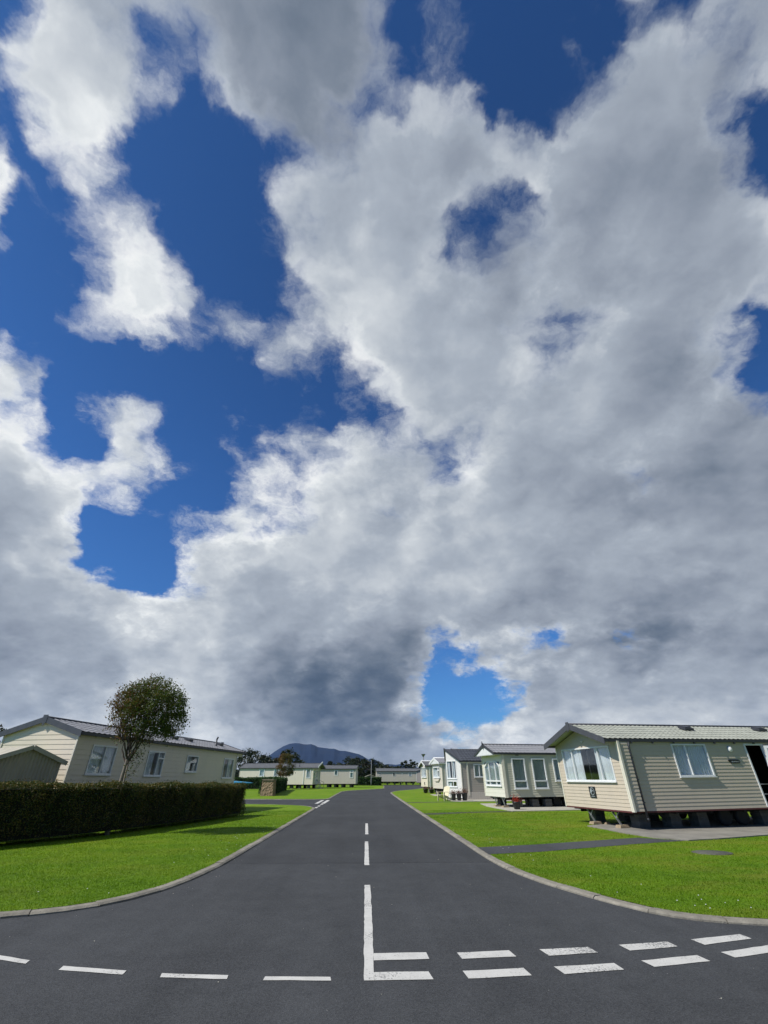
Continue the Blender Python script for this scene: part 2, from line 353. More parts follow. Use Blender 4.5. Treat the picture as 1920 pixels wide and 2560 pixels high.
# ------------------------------------------------------------------ materials
def new_mat(name):
    m = bpy.data.materials.new(name); m.use_nodes = True
    T = NT(m.node_tree); b = m.node_tree.nodes['Principled BSDF']
    return m, T, b
def pm(name, col, rough=.6, metal=0, var=.12, scale=3.0, bump=0, bscale=40, spec=.5, streak=False, island=0):
    """plain material with gentle procedural variation of tone and a little grain"""
    m, T, b = new_mat(name)
    tc = T.new('ShaderNodeTexCoord').outputs['Object']
    vec = T.vmath('MULTIPLY', tc, (1, 1, .22)) if streak else tc
    n = T.noise(vec, scale, 6, .62).outputs[0]
    f = T.smooth(n, .3, .7, 1 - var, 1 + var, 'LINEAR')
    if island: f = T.math('MULTIPLY', f, T.smooth(T.new('ShaderNodeNewGeometry').outputs['Random Per Island'], 0, 1, 1 - island, 1 + island, 'LINEAR'))
    c = T.scale(tuple(col), f)
    T.put(b.inputs['Base Color'], c)
    T.put(b.inputs['Roughness'], T.smooth(n, .2, .8, max(rough - .08, .02), min(rough + .1, 1), 'LINEAR'))
    b.inputs['Metallic'].default_value = metal
    b.inputs['Specular IOR Level'].default_value = spec
    if bump:
        bn = T.new('ShaderNodeBump'); bn.inputs['Strength'].default_value = bump; bn.inputs['Distance'].default_value = .01
        T.put(bn.inputs['Height'], T.noise(tc, bscale, 5, .6).outputs[0]); T.put(b.inputs['Normal'], bn.outputs[0])
    return m
def clad_mat(name, col, dirt=(.25, .22, .17)):
    """vinyl cladding: faint weathering streaks and grime low down"""
    m, T, b = new_mat(name)
    tc = T.new('ShaderNodeTexCoord').outputs['Object']
    n = T.noise(T.vmath('MULTIPLY', tc, (1.2, 1.2, .25)), 2.2, 7, .65).outputs[0]
    n2 = T.noise(tc, 17, 5, .6).outputs[0]
    f = T.smooth(n, .3, .72, .90, 1.06, 'LINEAR')
    c = T.scale(tuple(col), f)
    d = T.math('MULTIPLY', T.smooth(T.math('ADD', n, T.math('MULTIPLY', n2, .35)), .60, .92), .32)
    T.put(b.inputs['Base Color'], T.mix(d, c, tuple(x * y * 1.9 for x, y in zip(col, (.42, .40, .36)))))
    b.inputs['Roughness'].default_value = .48
    b.inputs['Specular IOR Level'].default_value = .35
    bn = T.new('ShaderNodeBump'); bn.inputs['Strength'].default_value = .25; bn.inputs['Distance'].default_value = .004
    T.put(bn.inputs['Height'], T.noise(T.vmath('MULTIPLY', tc, (1, 1, 8)), 14, 4, .6).outputs[0]); T.put(b.inputs['Normal'], bn.outputs[0])
    return m
def glass_mat():
    m, T, b = new_mat('window_glass')
    out = T.n['Material Output']
    tr = T.new('ShaderNodeBsdfTransparent'); tr.inputs[0].default_value = (.93, .95, .95, 1)
    gl = T.new('ShaderNodeBsdfGlossy'); gl.inputs['Roughness'].default_value = .03; gl.inputs[0].default_value = (.9, .95, 1, 1)
    tc = T.new('ShaderNodeTexCoord').outputs['Object']
    bn = T.new('ShaderNodeBump'); bn.inputs['Strength'].default_value = .05; bn.inputs['Distance'].default_value = .02
    T.put(bn.inputs['Height'], T.noise(tc, 1.5, 2).outputs[0]); T.put(gl.inputs['Normal'], bn.outputs[0])
    fr = T.new('ShaderNodeLayerWeight'); fr.inputs[0].default_value = .5
    f = T.math('MULTIPLY_ADD', T.math('POWER', fr.outputs['Facing'], 4.0), .8, .06, clamp=True)
    mx = T.new('ShaderNodeMixShader'); T.put(mx.inputs[0], f)
    T.l.new(tr.outputs[0], mx.inputs[1]); T.l.new(gl.outputs[0], mx.inputs[2]); T.l.new(mx.outputs[0], out.inputs[0])
    return m
def leaf_mat(name, cols, hue_axis=None, trans=.35, rough=.5):
    """leaves: colour per leaf, a drift of colour through the crown"""
    m, T, b = new_mat(name)
    g = T.new('ShaderNodeNewGeometry')
    tc = T.new('ShaderNodeTexCoord').outputs['Object']
    r = g.outputs['Random Per Island']
    n = T.noise(tc, 1.4 if hue_axis is None else 1.1, 3).outputs[0]
    v = T.math('ADD', T.math('MULTIPLY', r, .62), T.math('MULTIPLY', T.math('SUBTRACT', n, .25), .75))
    if hue_axis is not None:
        s = T.new('ShaderNodeSeparateXYZ'); T.put(s.inputs[0], tc)
        v = T.math('ADD', v, T.math('MULTIPLY', s.outputs[0], hue_axis))
    c = T.ramp(v, [(i / (len(cols) - 1), q) for i, q in enumerate(cols)])
    T.put(b.inputs['Base Color'], c); b.inputs['Roughness'].default_value = rough
    b.inputs['Specular IOR Level'].default_value = .35
    tl = T.new('ShaderNodeBsdfTranslucent'); T.put(tl.inputs[0], T.scale(c, 1.2))
    mx = T.new('ShaderNodeMixShader'); mx.inputs[0].default_value = trans
    out = T.n['Material Output']
    T.l.new(b.outputs[0], mx.inputs[1]); T.l.new(tl.outputs[0], mx.inputs[2]); T.l.new(mx.outputs[0], out.inputs[0])
    return m
def asphalt_mat(name, base=.047, joint=True, tint=(.98, 1.03, 1.09)):
    m, T, b = new_mat(name)
    tc = T.new('ShaderNodeTexCoord').outputs['Object']
    vo = T.new('ShaderNodeTexVoronoi'); T.put(vo.inputs['Vector'], tc); vo.inputs['Scale'].default_value = 85
    st = T.new('ShaderNodeSeparateColor'); T.put(st.inputs[0], vo.outputs['Color'])
    big = T.noise(tc, .35, 5, .6).outputs[0]
    mid = T.noise(tc, 2.6, 6, .65).outputs[0]
    fine = T.noise(tc, 60, 3, .7).outputs[0]
    k = T.math('ADD', T.smooth(big, .3, .7, .82, 1.18, 'LINEAR'), T.smooth(mid, .3, .75, -.14, .16, 'LINEAR'))
    lane = T.noise(T.vmath('MULTIPLY', tc, (1.6, .10, 1)), 1.0, 5, .6).outputs[0]      # long faint wheel-track polish
    k = T.math('ADD', k, T.smooth(lane, .35, .68, -.09, .12, 'LINEAR'))
    k = T.math('ADD', k, T.smooth(st.outputs[0], 0, 1, -.28, .28, 'LINEAR'))
    k = T.math('ADD', k, T.smooth(fine, .3, .7, -.16, .16, 'LINEAR'))
    # scattered pale chippings
    v2 = T.new('ShaderNodeTexVoronoi'); T.put(v2.inputs['Vector'], tc); v2.inputs['Scale'].default_value = 9
    chip = T.smooth(v2.outputs['Distance'], .035, .06, 1, 0)
    s2 = T.new('ShaderNodeSeparateColor'); T.put(s2.inputs[0], v2.outputs['Color'])
    chip = T.math('MULTIPLY', chip, T.math('GREATER_THAN', s2.outputs[1], .86))
    col = T.scale(tuple(base * t for t in tint), k)
    if joint:
        s = T.new('ShaderNodeSeparateXYZ'); T.put(s.inputs[0], tc)
        wob = T.math('MULTIPLY', T.math('SUBTRACT', T.noise(tc, 1.3, 5, .7).outputs[0], .5), .22)
        yy = T.math('ADD', T.math('SUBTRACT', s.outputs[1], 12.25), wob)
        seam = T.smooth(T.math('ABSOLUTE', yy), .012, .045, .62, 0)
        seam = T.math('MULTIPLY', seam, T.smooth(mid, .35, .6, .35, 1))
        col = T.scale(col, T.math('SUBTRACT', 1.0, seam))
        # older surfacing beyond the seam is a touch darker
        col = T.scale(col, T.smooth(yy, -.03, .03, 1.06, .94))
    col = T.mix(T.math('MULTIPLY', chip, .75), col, (.33, .32, .30))
    T.put(b.inputs['Base Color'], col)
    T.put(b.inputs['Roughness'], T.smooth(mid, .3, .7, .78, .92, 'LINEAR')); b.inputs['Specular IOR Level'].default_value = .3
    bn = T.new('ShaderNodeBump'); bn.inputs['Strength'].default_value = .55; bn.inputs['Distance'].default_value = .006
    T.put(bn.inputs['Height'], T.math('ADD', vo.outputs['Distance'], T.math('MULTIPLY', fine, .8))); T.put(b.inputs['Normal'], bn.outputs[0])
    return m
def paint_mat():
    m, T, b = new_mat('white_road_paint')
    tc = T.new('ShaderNodeTexCoord').outputs['Object']
    n = T.noise(tc, 1.1, 3).outputs[0]
    f = T.noise(tc, 42, 6, .75).outputs[0]
    s = T.new('ShaderNodeSeparateXYZ'); T.put(s.inputs[0], tc)
    # tyres have worn the give-way bars more than the centre line
    wearzone = T.math('MULTIPLY', T.smooth(s.outputs[0], .3, .8), T.smooth(s.outputs[1], 7.2, 6.6))
    thr = T.math('SUBTRACT', .69, T.math('ADD', T.smooth(n, .42, .66, 0, .13), T.math('MULTIPLY', wearzone, .045)))
    w = T.smooth(f, T_sub(T, thr, .035), thr)
    dirt = T.smooth(T.noise(tc, 5, 6, .65).outputs[0], .35, .75, 1.0, .80, 'LINEAR')
    c = T.mix(T.math('MULTIPLY', w, .85), T.scale((.60, .59, .55), dirt), (.075, .075, .077))
    T.put(b.inputs['Base Color'], c); b.inputs['Roughness'].default_value = .7
    bn = T.new('ShaderNodeBump'); bn.inputs['Strength'].default_value = .4; bn.inputs['Distance'].default_value = .004
    T.put(bn.inputs['Height'], f); T.put(b.inputs['Normal'], bn.outputs[0])
    return m
def T_sub(T, a, v): return T.math('SUBTRACT', a, v)
def grass_cols(T, tc):
    a = T.noise(tc, .16, 4, .6).outputs[0]
    c = T.noise(tc, 1.1, 5, .62).outputs[0]
    f = T.noise(tc, 11, 5, .7).outputs[0]
    v = T.math('ADD', T.math('MULTIPLY', a, .50), T.math('ADD', T.math('MULTIPLY', c, .42), T.math('MULTIPLY', f, .20)))
    return v, f
def grass_colour(T, tc, v):
    """the lawn right of the road is drier and yellower, with straw-coloured worn patches"""
    c = T.ramp(v, GRASS)
    s = T.new('ShaderNodeSeparateXYZ'); T.put(s.inputs[0], tc)
    side = T.smooth(s.outputs[0], 1.0, 4.0)
    n = T.noise(T.vmath('MULTIPLY', tc, (.6, 1.3, 1)), .55, 6, .66).outputs[0]
    dry = T.math('MULTIPLY', T.smooth(n, .42, .70), T.smooth(side, 0, 1, .22, .62, 'LINEAR'))
    return T.mix(dry, c, (.235, .235, .030))
GRASS = [(.0, (.050, .108, .003)), (.40, (.088, .182, .004)), (.55, (.126, .238, .005)), (.68, (.175, .270, .009)), (.85, (.20, .26, .03))]
def lawn_mat():
    m, T, b = new_mat('lawn_turf')
    tc = T.new('ShaderNodeTexCoord').outputs['Object']
    v, f = grass_cols(T, tc)
    c = grass_colour(T, tc, v)
    T.put(b.inputs['Base Color'], c); b.inputs['Roughness'].default_value = .8; b.inputs['Specular IOR Level'].default_value = .15
    bn = T.new('ShaderNodeBump'); bn.inputs['Strength'].default_value = .9; bn.inputs['Distance'].default_value = .05
    h = T.math('ADD', f, T.math('MULTIPLY', T.noise(tc, 45, 4, .7).outputs[0], .6))
    T.put(bn.inputs['Height'], h); T.put(b.inputs['Normal'], bn.outputs[0])
    return m
def blade_mat():
    m, T, b = new_mat('grass_blade')
    tc = T.new('ShaderNodeTexCoord').outputs['Object']
    v, f = grass_cols(T, tc)
    r = T.new('ShaderNodeNewGeometry').outputs['Random Per Island']
    v = T.math('ADD', v, T.math('MULTIPLY', T.math('SUBTRACT', r, .5), .16))
    c = T.scale(grass_colour(T, tc, v), 1.12)
    T.put(b.inputs['Base Color'], c); b.inputs['Roughness'].default_value = .55; b.inputs['Specular IOR Level'].default_value = .3
    tl = T.new('ShaderNodeBsdfTranslucent'); T.put(tl.inputs[0], c)
    mx = T.new('ShaderNodeMixShader'); mx.inputs[0].default_value = .4
    T.l.new(b.outputs[0], mx.inputs[1]); T.l.new(tl.outputs[0], mx.inputs[2]); T.l.new(mx.outputs[0], T.n['Material Output'].inputs[0])
    return m

M = dict(
    beige=clad_mat('beige_cladding', (.57, .495, .39)),
    cream=clad_mat('cream_cladding', (.76, .68, .54)),
    sage=clad_mat('sage_cladding', (.58, .555, .44)),
    sagelight=clad_mat('pale_sage_boards', (.72, .71, .61)),
    mauve=clad_mat('taupe_cladding', (.42, .38, .33)),
    pale=clad_mat('pale_cladding', (.64, .59, .50)),
    ivory=clad_mat('ivory_cladding', (.73, .675, .56)),
    pink=clad_mat('pale_pink_cladding', (.58, .53, .47)),
    render=pm('white_render', (.68, .67, .64), .8, var=.06, scale=8, bump=.5, bscale=70),
    white=pm('white_upvc', (.74, .75, .74), .35, var=.05, scale=4),
    trim=pm('cream_trim', (.72, .68, .56), .45, var=.06, scale=4),
    char=pm('charcoal_plastic', (.040, .043, .052), .5, var=.15, scale=6),
    slate=pm('slate_fascia', (.06, .064, .076), .5, var=.15, scale=5, streak=True),
    tile_pale=pm('pale_roof_tiles', (.34, .35, .29), .55, var=.16, scale=2.5, bump=.3, bscale=60, streak=True),
    tile_lilac=pm('grey_lilac_roof_tiles', (.27, .27, .28), .5, var=.16, scale=2.5, bump=.3, bscale=60),
    tile_dark=pm('dark_slate_roof_tiles', (.060, .066, .080), .55, var=.2, scale=2.5, bump=.3, bscale=60),
    tile_grey=pm('grey_roof_tiles', (.13, .135, .14), .55, var=.2, scale=2.5, bump=.3, bscale=60),
    steel=pm('galvanised_steel', (.36, .38, .39), .42, .85, var=.2, scale=12),
    chassis=pm('dark_chassis_steel', (.022, .021, .021), .7, .2, var=.3, scale=6),
    redbrown=pm('red_primer', (.10, .025, .025), .7, var=.2, scale=8),
    block=pm('concrete_block', (.095, .092, .085), .9, var=.25, scale=7, bump=.8, bscale=60, island=.15),
    timber=pm('weathered_timber', (.36, .28, .18), .85, var=.3, scale=9, bump=.5, bscale=50),
    rubber=pm('tyre_rubber', (.016, .016, .017), .8, var=.2, scale=9),
    pad=pm('concrete_slab', (.235, .22, .185), .9, var=.25, scale=1.3, bump=.6, bscale=40),
    padlight=pm('pale_concrete_slab', (.42, .40, .33), .9, var=.15, scale=1.3, bump=.6, bscale=40),
    kerb=pm('kerb_concrete', (.23, .212, .172), .9, var=.30, scale=6, bump=1, bscale=45, island=.16),
    curtain=pm('white_net_curtain', (.72, .74, .76), .9, var=.05, scale=8),
    curtain2=pm('grey_green_curtain', (.36, .42, .40), .9, var=.1, scale=8),
    blind=pm('pale_blind', (.55, .57, .54), .8, var=.05),
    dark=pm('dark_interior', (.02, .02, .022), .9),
    black=pm('black_enamel', (.012, .014, .016), .4, var=.1),
    silver=pm('pale_grey_print', (.36, .41, .42), .5, var=.08),
    pot=pm('black_plastic_pot', (.014, .018, .02), .45, var=.2),
    chairwood=pm('cream_painted_wood', (.72, .66, .45), .6, var=.1, scale=12, bump=.3),
    shed=pm('tan_painted_metal', (.46, .40, .28), .5, var=.15, scale=4, streak=True),
    shedroof=pm('pale_tan_roof_metal', (.50, .46, .36), .5, var=.15, scale=4),
    bark=pm('pale_grey_bark', (.22, .19, .15), .9, var=.35, scale=14, bump=1, bscale=35),
    twig=pm('dark_twig_bark', (.085, .062, .045), .9, var=.3, scale=14),
    stone=pm('brown_rough_stone', (.26, .185, .115), .95, var=.45, scale=5, bump=1, bscale=14),
    stonecap=pm('grey_stone_cap', (.19, .155, .115), .95, var=.3, scale=6, bump=.8, bscale=30),
    kayak=pm('blue_hull_plastic', (.04, .24, .42), .3, var=.1),
    soil=pm('dark_soil', (.03, .022, .015), .95),
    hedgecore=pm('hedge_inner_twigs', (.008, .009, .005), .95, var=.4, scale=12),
    lamp=pm('grey_painted_post', (.16, .17, .18), .5, var=.1),
    iron=pm('cast_iron_cover', (.12, .12, .095), .7, .4, var=.3, scale=18, bump=.6),
    shrubrim=pm('white_shade_glass', (.80, .80, .78), .3, var=.03),
)
M['glass'] = glass_mat()
M['asphalt'] = asphalt_mat('asphalt')
M['path'] = asphalt_mat('path_asphalt', .06, joint=False)
M['paint'] = paint_mat()
M['lawn'] = lawn_mat()
M['blade'] = blade_mat()
M['leaf_tree'] = leaf_mat('rowan_leaf', [(.095, .036, .014), (.155, .062, .018), (.115, .085, .016), (.080, .100, .015), (.055, .098, .014), (.095, .130, .018)], hue_axis=.24)
M['leaf_hedge'] = leaf_mat('privet_leaf', [(.014, .036, .006), (.030, .062, .009), (.065, .092, .014), (.20, .13, .032), (.19, .21, .035)], trans=.24)
M['leaf_hedge2'] = leaf_mat('green_hedge_leaf', [(.018, .045, .010), (.030, .075, .012), (.045, .10, .014)], trans=.2)
M['leaf_dark'] = leaf_mat('dark_conifer_leaf', [(.010, .018, .009), (.016, .028, .012), (.028, .038, .015), (.035, .035, .016)], trans=.15)
M['leaf_autumn'] = leaf_mat('autumn_leaf', [(.15, .055, .018), (.13, .075, .020), (.075, .085, .018), (.055, .080, .018)], hue_axis=.16)
M['petal_red'] = leaf_mat('red_petal', [(.30, .02, .015), (.42, .04, .02), (.05, .08, .02)])
M['petal_dusky'] = leaf_mat('dusky_heather', [(.16, .07, .07), (.22, .12, .08), (.10, .09, .03)])

# ------------------------------------------------------------------ ground, road, kerbs, lawns
LZ = .04
def sheet(name, poly, z, mat, sub=None):
    mb = MB(); mb.add([(x, y, z) for x, y in poly], [tuple(range(len(poly)))])
    return mb.build(name, mat)
mb = MB(); mb.add([(-6000, -300, -.06), (6000, -300, -.06), (6000, 9000, -.06), (-6000, 9000, -.06)], [(0, 1, 2, 3)])
struct(mb.build('ground', M['lawn']))
struct(sheet('road', [(-60, -30), (60, -30), (60, 138), (-60, 138)], 0.0, M['asphalt']))

def smooth_line(pts, step=.35):
    """resample a polyline with Catmull-Rom rounding"""
    P = [Vector((p[0], p[1], 0)) for p in pts]; P = [P[0] * 2 - P[1]] + P + [P[-1] * 2 - P[-2]]
    out = []
    for i in range(1, len(P) - 2):
        a, b, c, d = P[i - 1], P[i], P[i + 1], P[i + 2]
        n = max(1, min(60, int((c - b).length / step)))
        for k in range(n):
            t = k / n
            q = .5 * ((2 * b) + (c - a) * t + (2 * a - 5 * b + 4 * c - d) * t * t + (3 * b - a - 3 * c + d) * t ** 3)
            out.append((q.x, q.y))
    out.append((P[-2].x, P[-2].y))
    return out
def offset(line, d):
    """shift a polyline sideways (left positive)"""
    out = []
    for i, p in enumerate(line):
        a = line[max(i - 1, 0)]; b = line[min(i + 1, len(line) - 1)]
        t = Vector((b[0] - a[0], b[1] - a[1])).normalized()
        out.append((p[0] - t.y * d, p[1] + t.x * d))
    return out
def kerb(line, side, w=.18, h=.040):
    """a run of kerb stones along the road edge; each about 0.9 m with a fine joint"""
    inner = offset(line, side * w); mb = MB()
    acc = 0; rnd = random.Random(5)
    seg = []
    cur = [0]
    for i in range(1, len(line)):
        acc += math.dist(line[i], line[i - 1])
        cur.append(i)
        if acc > .62: seg.append(cur); cur = [i]; acc = 0
    if len(cur) > 1: seg.append(cur)
    for s in seg:
        dz = rnd.uniform(-.006, .005); n = len(s)
        O = [Vector((line[i][0], line[i][1], 0)) for i in s]; I = [Vector((inner[i][0], inner[i][1], 0)) for i in s]
        g = .006
        d0 = (O[1] - O[0]).normalized() * g; d1 = (O[-1] - O[-2]).normalized() * g
        O[0] += d0; I[0] += d0; O[-1] -= d1; I[-1] -= d1
        rows = []
        for o_, i_ in zip(O, I):
            a = (i_ - o_)
            rows.append([o_ + Vector((0, 0, -.05)), o_ + Vector((0, 0, h - .022 + dz)), o_ + a * .22 + Vector((0, 0, h + dz)), i_ + Vector((0, 0, h + dz)), i_ + Vector((0, 0, -.05))])
        vs = [p for r in rows for p in r]; fs = []
        for k in range(n - 1):
            for j in range(4): fs.append((k * 5 + j, k * 5 + j + 1, k * 5 + j + 6, k * 5 + j + 5))
        fs += [(0, 1, 2, 3, 4), tuple((n - 1) * 5 + j for j in (4, 3, 2, 1, 0))]
        mb.add(vs, fs)
    # bedding strip under the joints
    for i in range(len(line) - 1):
        a, b, c, d = line[i], line[i + 1], inner[i + 1], inner[i]
        mb.quad((*a, .012), (*b, .012), (*c, .032), (*d, .032))
    return struct(mb.build('kerb', M['kerb']))

KR = smooth_line([(40, 6.2), (25, 6.5), (12, 6.75), (7.5, 6.95), (5.9, 7.1), (5.11, 7.26), (4.68, 7.38), (4.40, 7.50), (4.16, 7.67), (3.94, 7.93), (3.69, 8.41), (3.40, 9.15), (3.14, 9.95), (3.00, 10.6),
                  (2.90, 11.3), (2.83, 12.2), (2.80, 13.5), (2.80, 15), (2.80, 20), (2.80, 30), (2.82, 45), (2.9, 60), (3.1, 66), (4.0, 72), (5.6, 77.5), (7.6, 83), (11, 97), (15, 112), (22, 122), (45, 128)])
KL = smooth_line([(-30, 7.1), (-15, 7.25), (-8.5, 7.5), (-6.2, 7.68), (-4.84, 7.93), (-4.55, 8.04), (-4.18, 8.24), (-3.86, 8.52), (-3.60, 8.90), (-3.36, 9.5), (-3.18, 10.4), (-3.09, 11.4), (-3.05, 12.5),
                  (-3.04, 14.5), (-3.04, 20), (-3.06, 30), (-3.12, 32.2), (-3.45, 33.6), (-4.1, 34.9), (-5.2, 35.9), (-6.6, 36.6), (-8.5, 37.2), (-13, 38.2), (-40, 42)])
KF = smooth_line([(-40, 45.0), (-20, 45.2), (-10, 45.35), (-5, 45.3), (-3.7, 45.7), (-3.3, 46.8), (-3.28, 52), (-3.3, 68), (-3.15, 71), (-2.5, 75), (-1.1, 79), (1.2, 84.5), (2.8, 89), (3.3, 93.5), (3.4, 100), (3.9, 112), (4.2, 124)])
kerb(KR, -1); kerb(KL, 1); kerb(KF, 1)
def lawn(name, line, side, tail):
    e = offset(line, side * .177)
    return struct(sheet(name, e + tail, LZ, M['lawn']))
lawn('lawn', KR, -1, [(60, 128), (60, 6.3), (41, 6.3)])
lawn('lawn', KL, 1, [(-60, 43), (-60, 7.2), (-31, 7.2)])
lawn('lawn', KF, 1, [(4.2, 126), (-60, 126), (-60, 45.2), (-41, 45.2)])
struct(sheet('lawn', [(4.6, 134), (60, 134), (300, 190), (300, 400), (-300, 400), (-300, 128), (-4, 128)], LZ + .004, M['lawn']))

# far grass behind the lanes, gentle
def strip(name, poly, z, mat): return struct(sheet(name, poly, z, mat))
strip('path', [(2.95, 13.05), (2.95, 14.25), (4.6, 14.75), (8.3, 16.25), (9.3, 15.45), (7.5, 14.8), (4.3, 13.4)], LZ + .006, M['path'])
strip('path', [(2.98, 26.2), (2.98, 27.2), (5.0, 28.0), (7.9, 28.9), (8.1, 28.35), (5.2, 27.3), (3.4, 26.2)], LZ + .006, M['path'])
strip('path', [(3.0, 38.2), (3.0, 38.9), (7.2, 40.3), (7.4, 39.7)], LZ + .006, M['path'])
def slab(name, poly, z0, z1, mat):
    mb = MB(); mb.prism(poly, (0, 0, z0), (1, 0, 0), (0, 1, 0), (0, 0, z1 - z0)); return struct(mb.build(name, mat))
slab('concrete_pad', [(8.35, 19.9), (8.5, 17.3), (8.75, 16.1), (9.35, 15.4), (10.5, 15.75), (13.3, 16.9), (24, 20.5), (24, 26), (10.8, 21.4)], LZ - .02, LZ + .03, M['pad'])
slab('concrete_pad', [(7.7, 33.2), (7.95, 28.4), (9.5, 28.7), (18, 31), (18, 37.5), (8, 36.5)], LZ - .02, LZ + .035, M['padlight'])
slab('concrete_pad', [(6.7, 41.0), (7.4, 40.0), (16, 41.2), (16, 46.5), (7, 46)], LZ - .02, LZ + .03, M['padlight'])
slab('concrete_pad', [(7.0, 52.3), (14, 53.2), (14, 57), (7, 56.6)], LZ - .02, LZ + .03, M['padlight'])

# ---- painted markings, each a thin sheet
def mark(poly, z=.004, wob=.0045, seed=0):
    rnd = random.Random(hash((round(poly[0][0] * 100), round(poly[0][1] * 100), seed)) & 0xffff)
    pts = []
    for i, p in enumerate(poly):
        q = poly[(i + 1) % len(poly)]; L = math.dist(p, q); n = max(1, int(L / .12))
        for k in range(n):
            t = k / n; pts.append((p[0] + (q[0] - p[0]) * t + rnd.uniform(-wob, wob), p[1] + (q[1] - p[1]) * t + rnd.uniform(-wob, wob)))
    mb = MB(); mb.add([(x, y, z) for x, y in pts], [tuple(range(len(pts)))])
    struct(mb.build('road_marking', M['paint']))
mark([(-.005, 9.9), (.095, 9.9), (.105, 7.5), (.10, 6.415), (.10, 5.90), (.10, 5.69), (.005, 5.69), (.0, 7.5)])
for y0, y1 in ((11.93, 16.0), (17.92, 21.98)):
    mark([(-.025, y1), (.075, y1), (.085, y0), (-.02, y0)])
for p in ([(0.103, 5.89), (0.63, 5.89), (0.65, 5.70), (0.103, 5.69)], [(0.96, 5.89), (1.58, 5.95), (1.60, 5.76), (0.98, 5.70)],
          [(1.89, 5.97), (2.53, 6.05), (2.55, 5.87), (1.92, 5.78)], [(2.85, 6.11), (3.52, 6.25), (3.54, 6.07), (2.88, 5.93)],
          [(3.84, 6.33), (4.65, 6.57), (4.68, 6.40), (3.87, 6.16)], [(0.103, 6.42), (0.67, 6.43), (0.68, 6.23), (0.103, 6.21)],
          [(1.0, 6.41), (1.58, 6.46), (1.60, 6.27), (1.02, 6.22)], [(1.92, 6.48), (2.49, 6.54), (2.51, 6.36), (1.95, 6.28)],
          [(2.86, 6.60), (3.47, 6.70), (3.49, 6.52), (2.89, 6.41)], [(3.79, 6.76), (4.50, 6.94), (4.52, 6.77), (3.82, 6.57)],
          [(4.95, 6.66), (5.7, 6.85), (5.73, 6.68), (4.97, 6.48)],
          [(-4.20, 6.64), (-3.43, 6.33), (-3.41, 6.23), (-4.18, 6.52)], [(-2.99, 6.16), (-2.30, 6.01), (-2.29, 5.91), (-2.97, 6.05)],
          [(-1.93, 5.93), (-1.28, 5.86), (-1.27, 5.765), (-1.91, 5.83)], [(-0.93, 5.82), (-0.31, 5.79), (-0.30, 5.70), (-0.93, 5.73)],
          [(-3.78, 38.3), (-3.54, 38.3), (-3.56, 44.2), (-3.80, 44.2)], [(-3.32, 38.3), (-3.05, 38.3), (-3.08, 44.2), (-3.34, 44.2)],
          [(-3.25, 32.8), (-3.08, 32.8), (-3.08, 33.8), (-3.25, 33.8)], [(-3.25, 34.6), (-3.08, 34.6), (-3.08, 35.7), (-3.25, 35.7)], [(-3.25, 36.7), (-3.06, 36.7), (-3.06, 37.6), (-3.25, 37.6)]):
    mark(p)

# ---- manhole cover in the right lawn
mb = MB(); mb.lathe([(.46, -.02), (.46, .012), (.42, .02), (.40, .012), (.39, .012), (.385, .022), (0.001, .024)], n=40)
mc = mb.build('manhole_cover', M['iron']); mc.location = (8.45, 13.1, LZ); mc.scale = (1.0, .8, 1)
tag(mc, 'round iron inspection cover set flush in the right-hand lawn', 'manhole cover')

# ---- grass blades: short mown turf near the camera
def in_poly(P, xs, ys):
    P = np.asarray(P); n = len(P); ins = np.zeros(len(xs), bool); j = n - 1
    for i in range(n):
        xi, yi = P[i]; xj, yj = P[j]
        c = ((yi > ys) != (yj > ys)) & (xs < (xj - xi) * (ys - yi) / (yj - yi + 1e-12) + xi)
        ins ^= c; j = i
    return ins
rng = np.random.default_rng(7)
lawnR = [p for p in offset(KR, -.16) if p[0] < 30 and p[1] < 45] + [(30, 45), (30, 6.4)]
lawnL = [p for p in offset(KL, .16) if p[0] > -30 and p[1] < 45] + [(-30, 7.2)]
holes = [[(2.95, 13.05), (2.95, 14.25), (4.6, 14.75), (8.3, 16.25), (9.3, 15.45), (7.5, 14.8), (4.3, 13.4)],
         [(8.35, 19.9), (8.5, 17.3), (8.75, 16.1), (9.35, 15.4), (10.5, 15.75), (13.3, 16.9), (24, 20.5), (24, 26), (10.8, 21.4)],
         [(7.7, 33.2), (7.95, 28.4), (9.5, 28.7), (18, 31), (18, 37.5), (8, 36.5)]]
N = 1500000
r = 6.8 * (30 / 6.8) ** (rng.random(N) ** 1.15)
az = np.radians(rng.uniform(-46, 46, N))
X = r * np.sin(az); Y = r * np.cos(az)
ok = in_poly(lawnR, X, Y) | in_poly(lawnL, X, Y)
for h in holes: ok &= ~in_poly(h, X, Y)
ok &= ((X - 8.45) / .45) ** 2 + ((Y - 13.1) / .38) ** 2 > 1
X, Y, r = X[ok], Y[ok], r[ok]
keep = rng.random(len(X)) < .42
X, Y, r = X[keep], Y[keep], r[keep]; n = len(X)
wid = .0022 + .00035 * r; hh = rng.uniform(.008, .019, n) * (1 + .012 * r)
clump = np.sin(X * 3.1 + np.sin(Y * 2.3) * 2) * np.sin(Y * 2.7 + np.sin(X * 1.9) * 2)
hh *= 1 + .25 * clump
th = rng.uniform(0, 2 * np.pi, n); le = rng.uniform(0, .028, n)
dx, dy = np.cos(th), np.sin(th)
V = np.empty((n, 3, 3), np.float32)
V[:, 0] = np.stack([X - dy * wid, Y + dx * wid, np.full(n, LZ)], 1)
V[:, 1] = np.stack([X + dy * wid, Y - dx * wid, np.full(n, LZ)], 1)
V[:, 2] = np.stack([X + dx * le, Y + dy * le, LZ + hh], 1)
go = raw_mesh('grass', V.reshape(-1, 3), np.arange(n * 3).reshape(-1, 3), M['blade'], k=3)
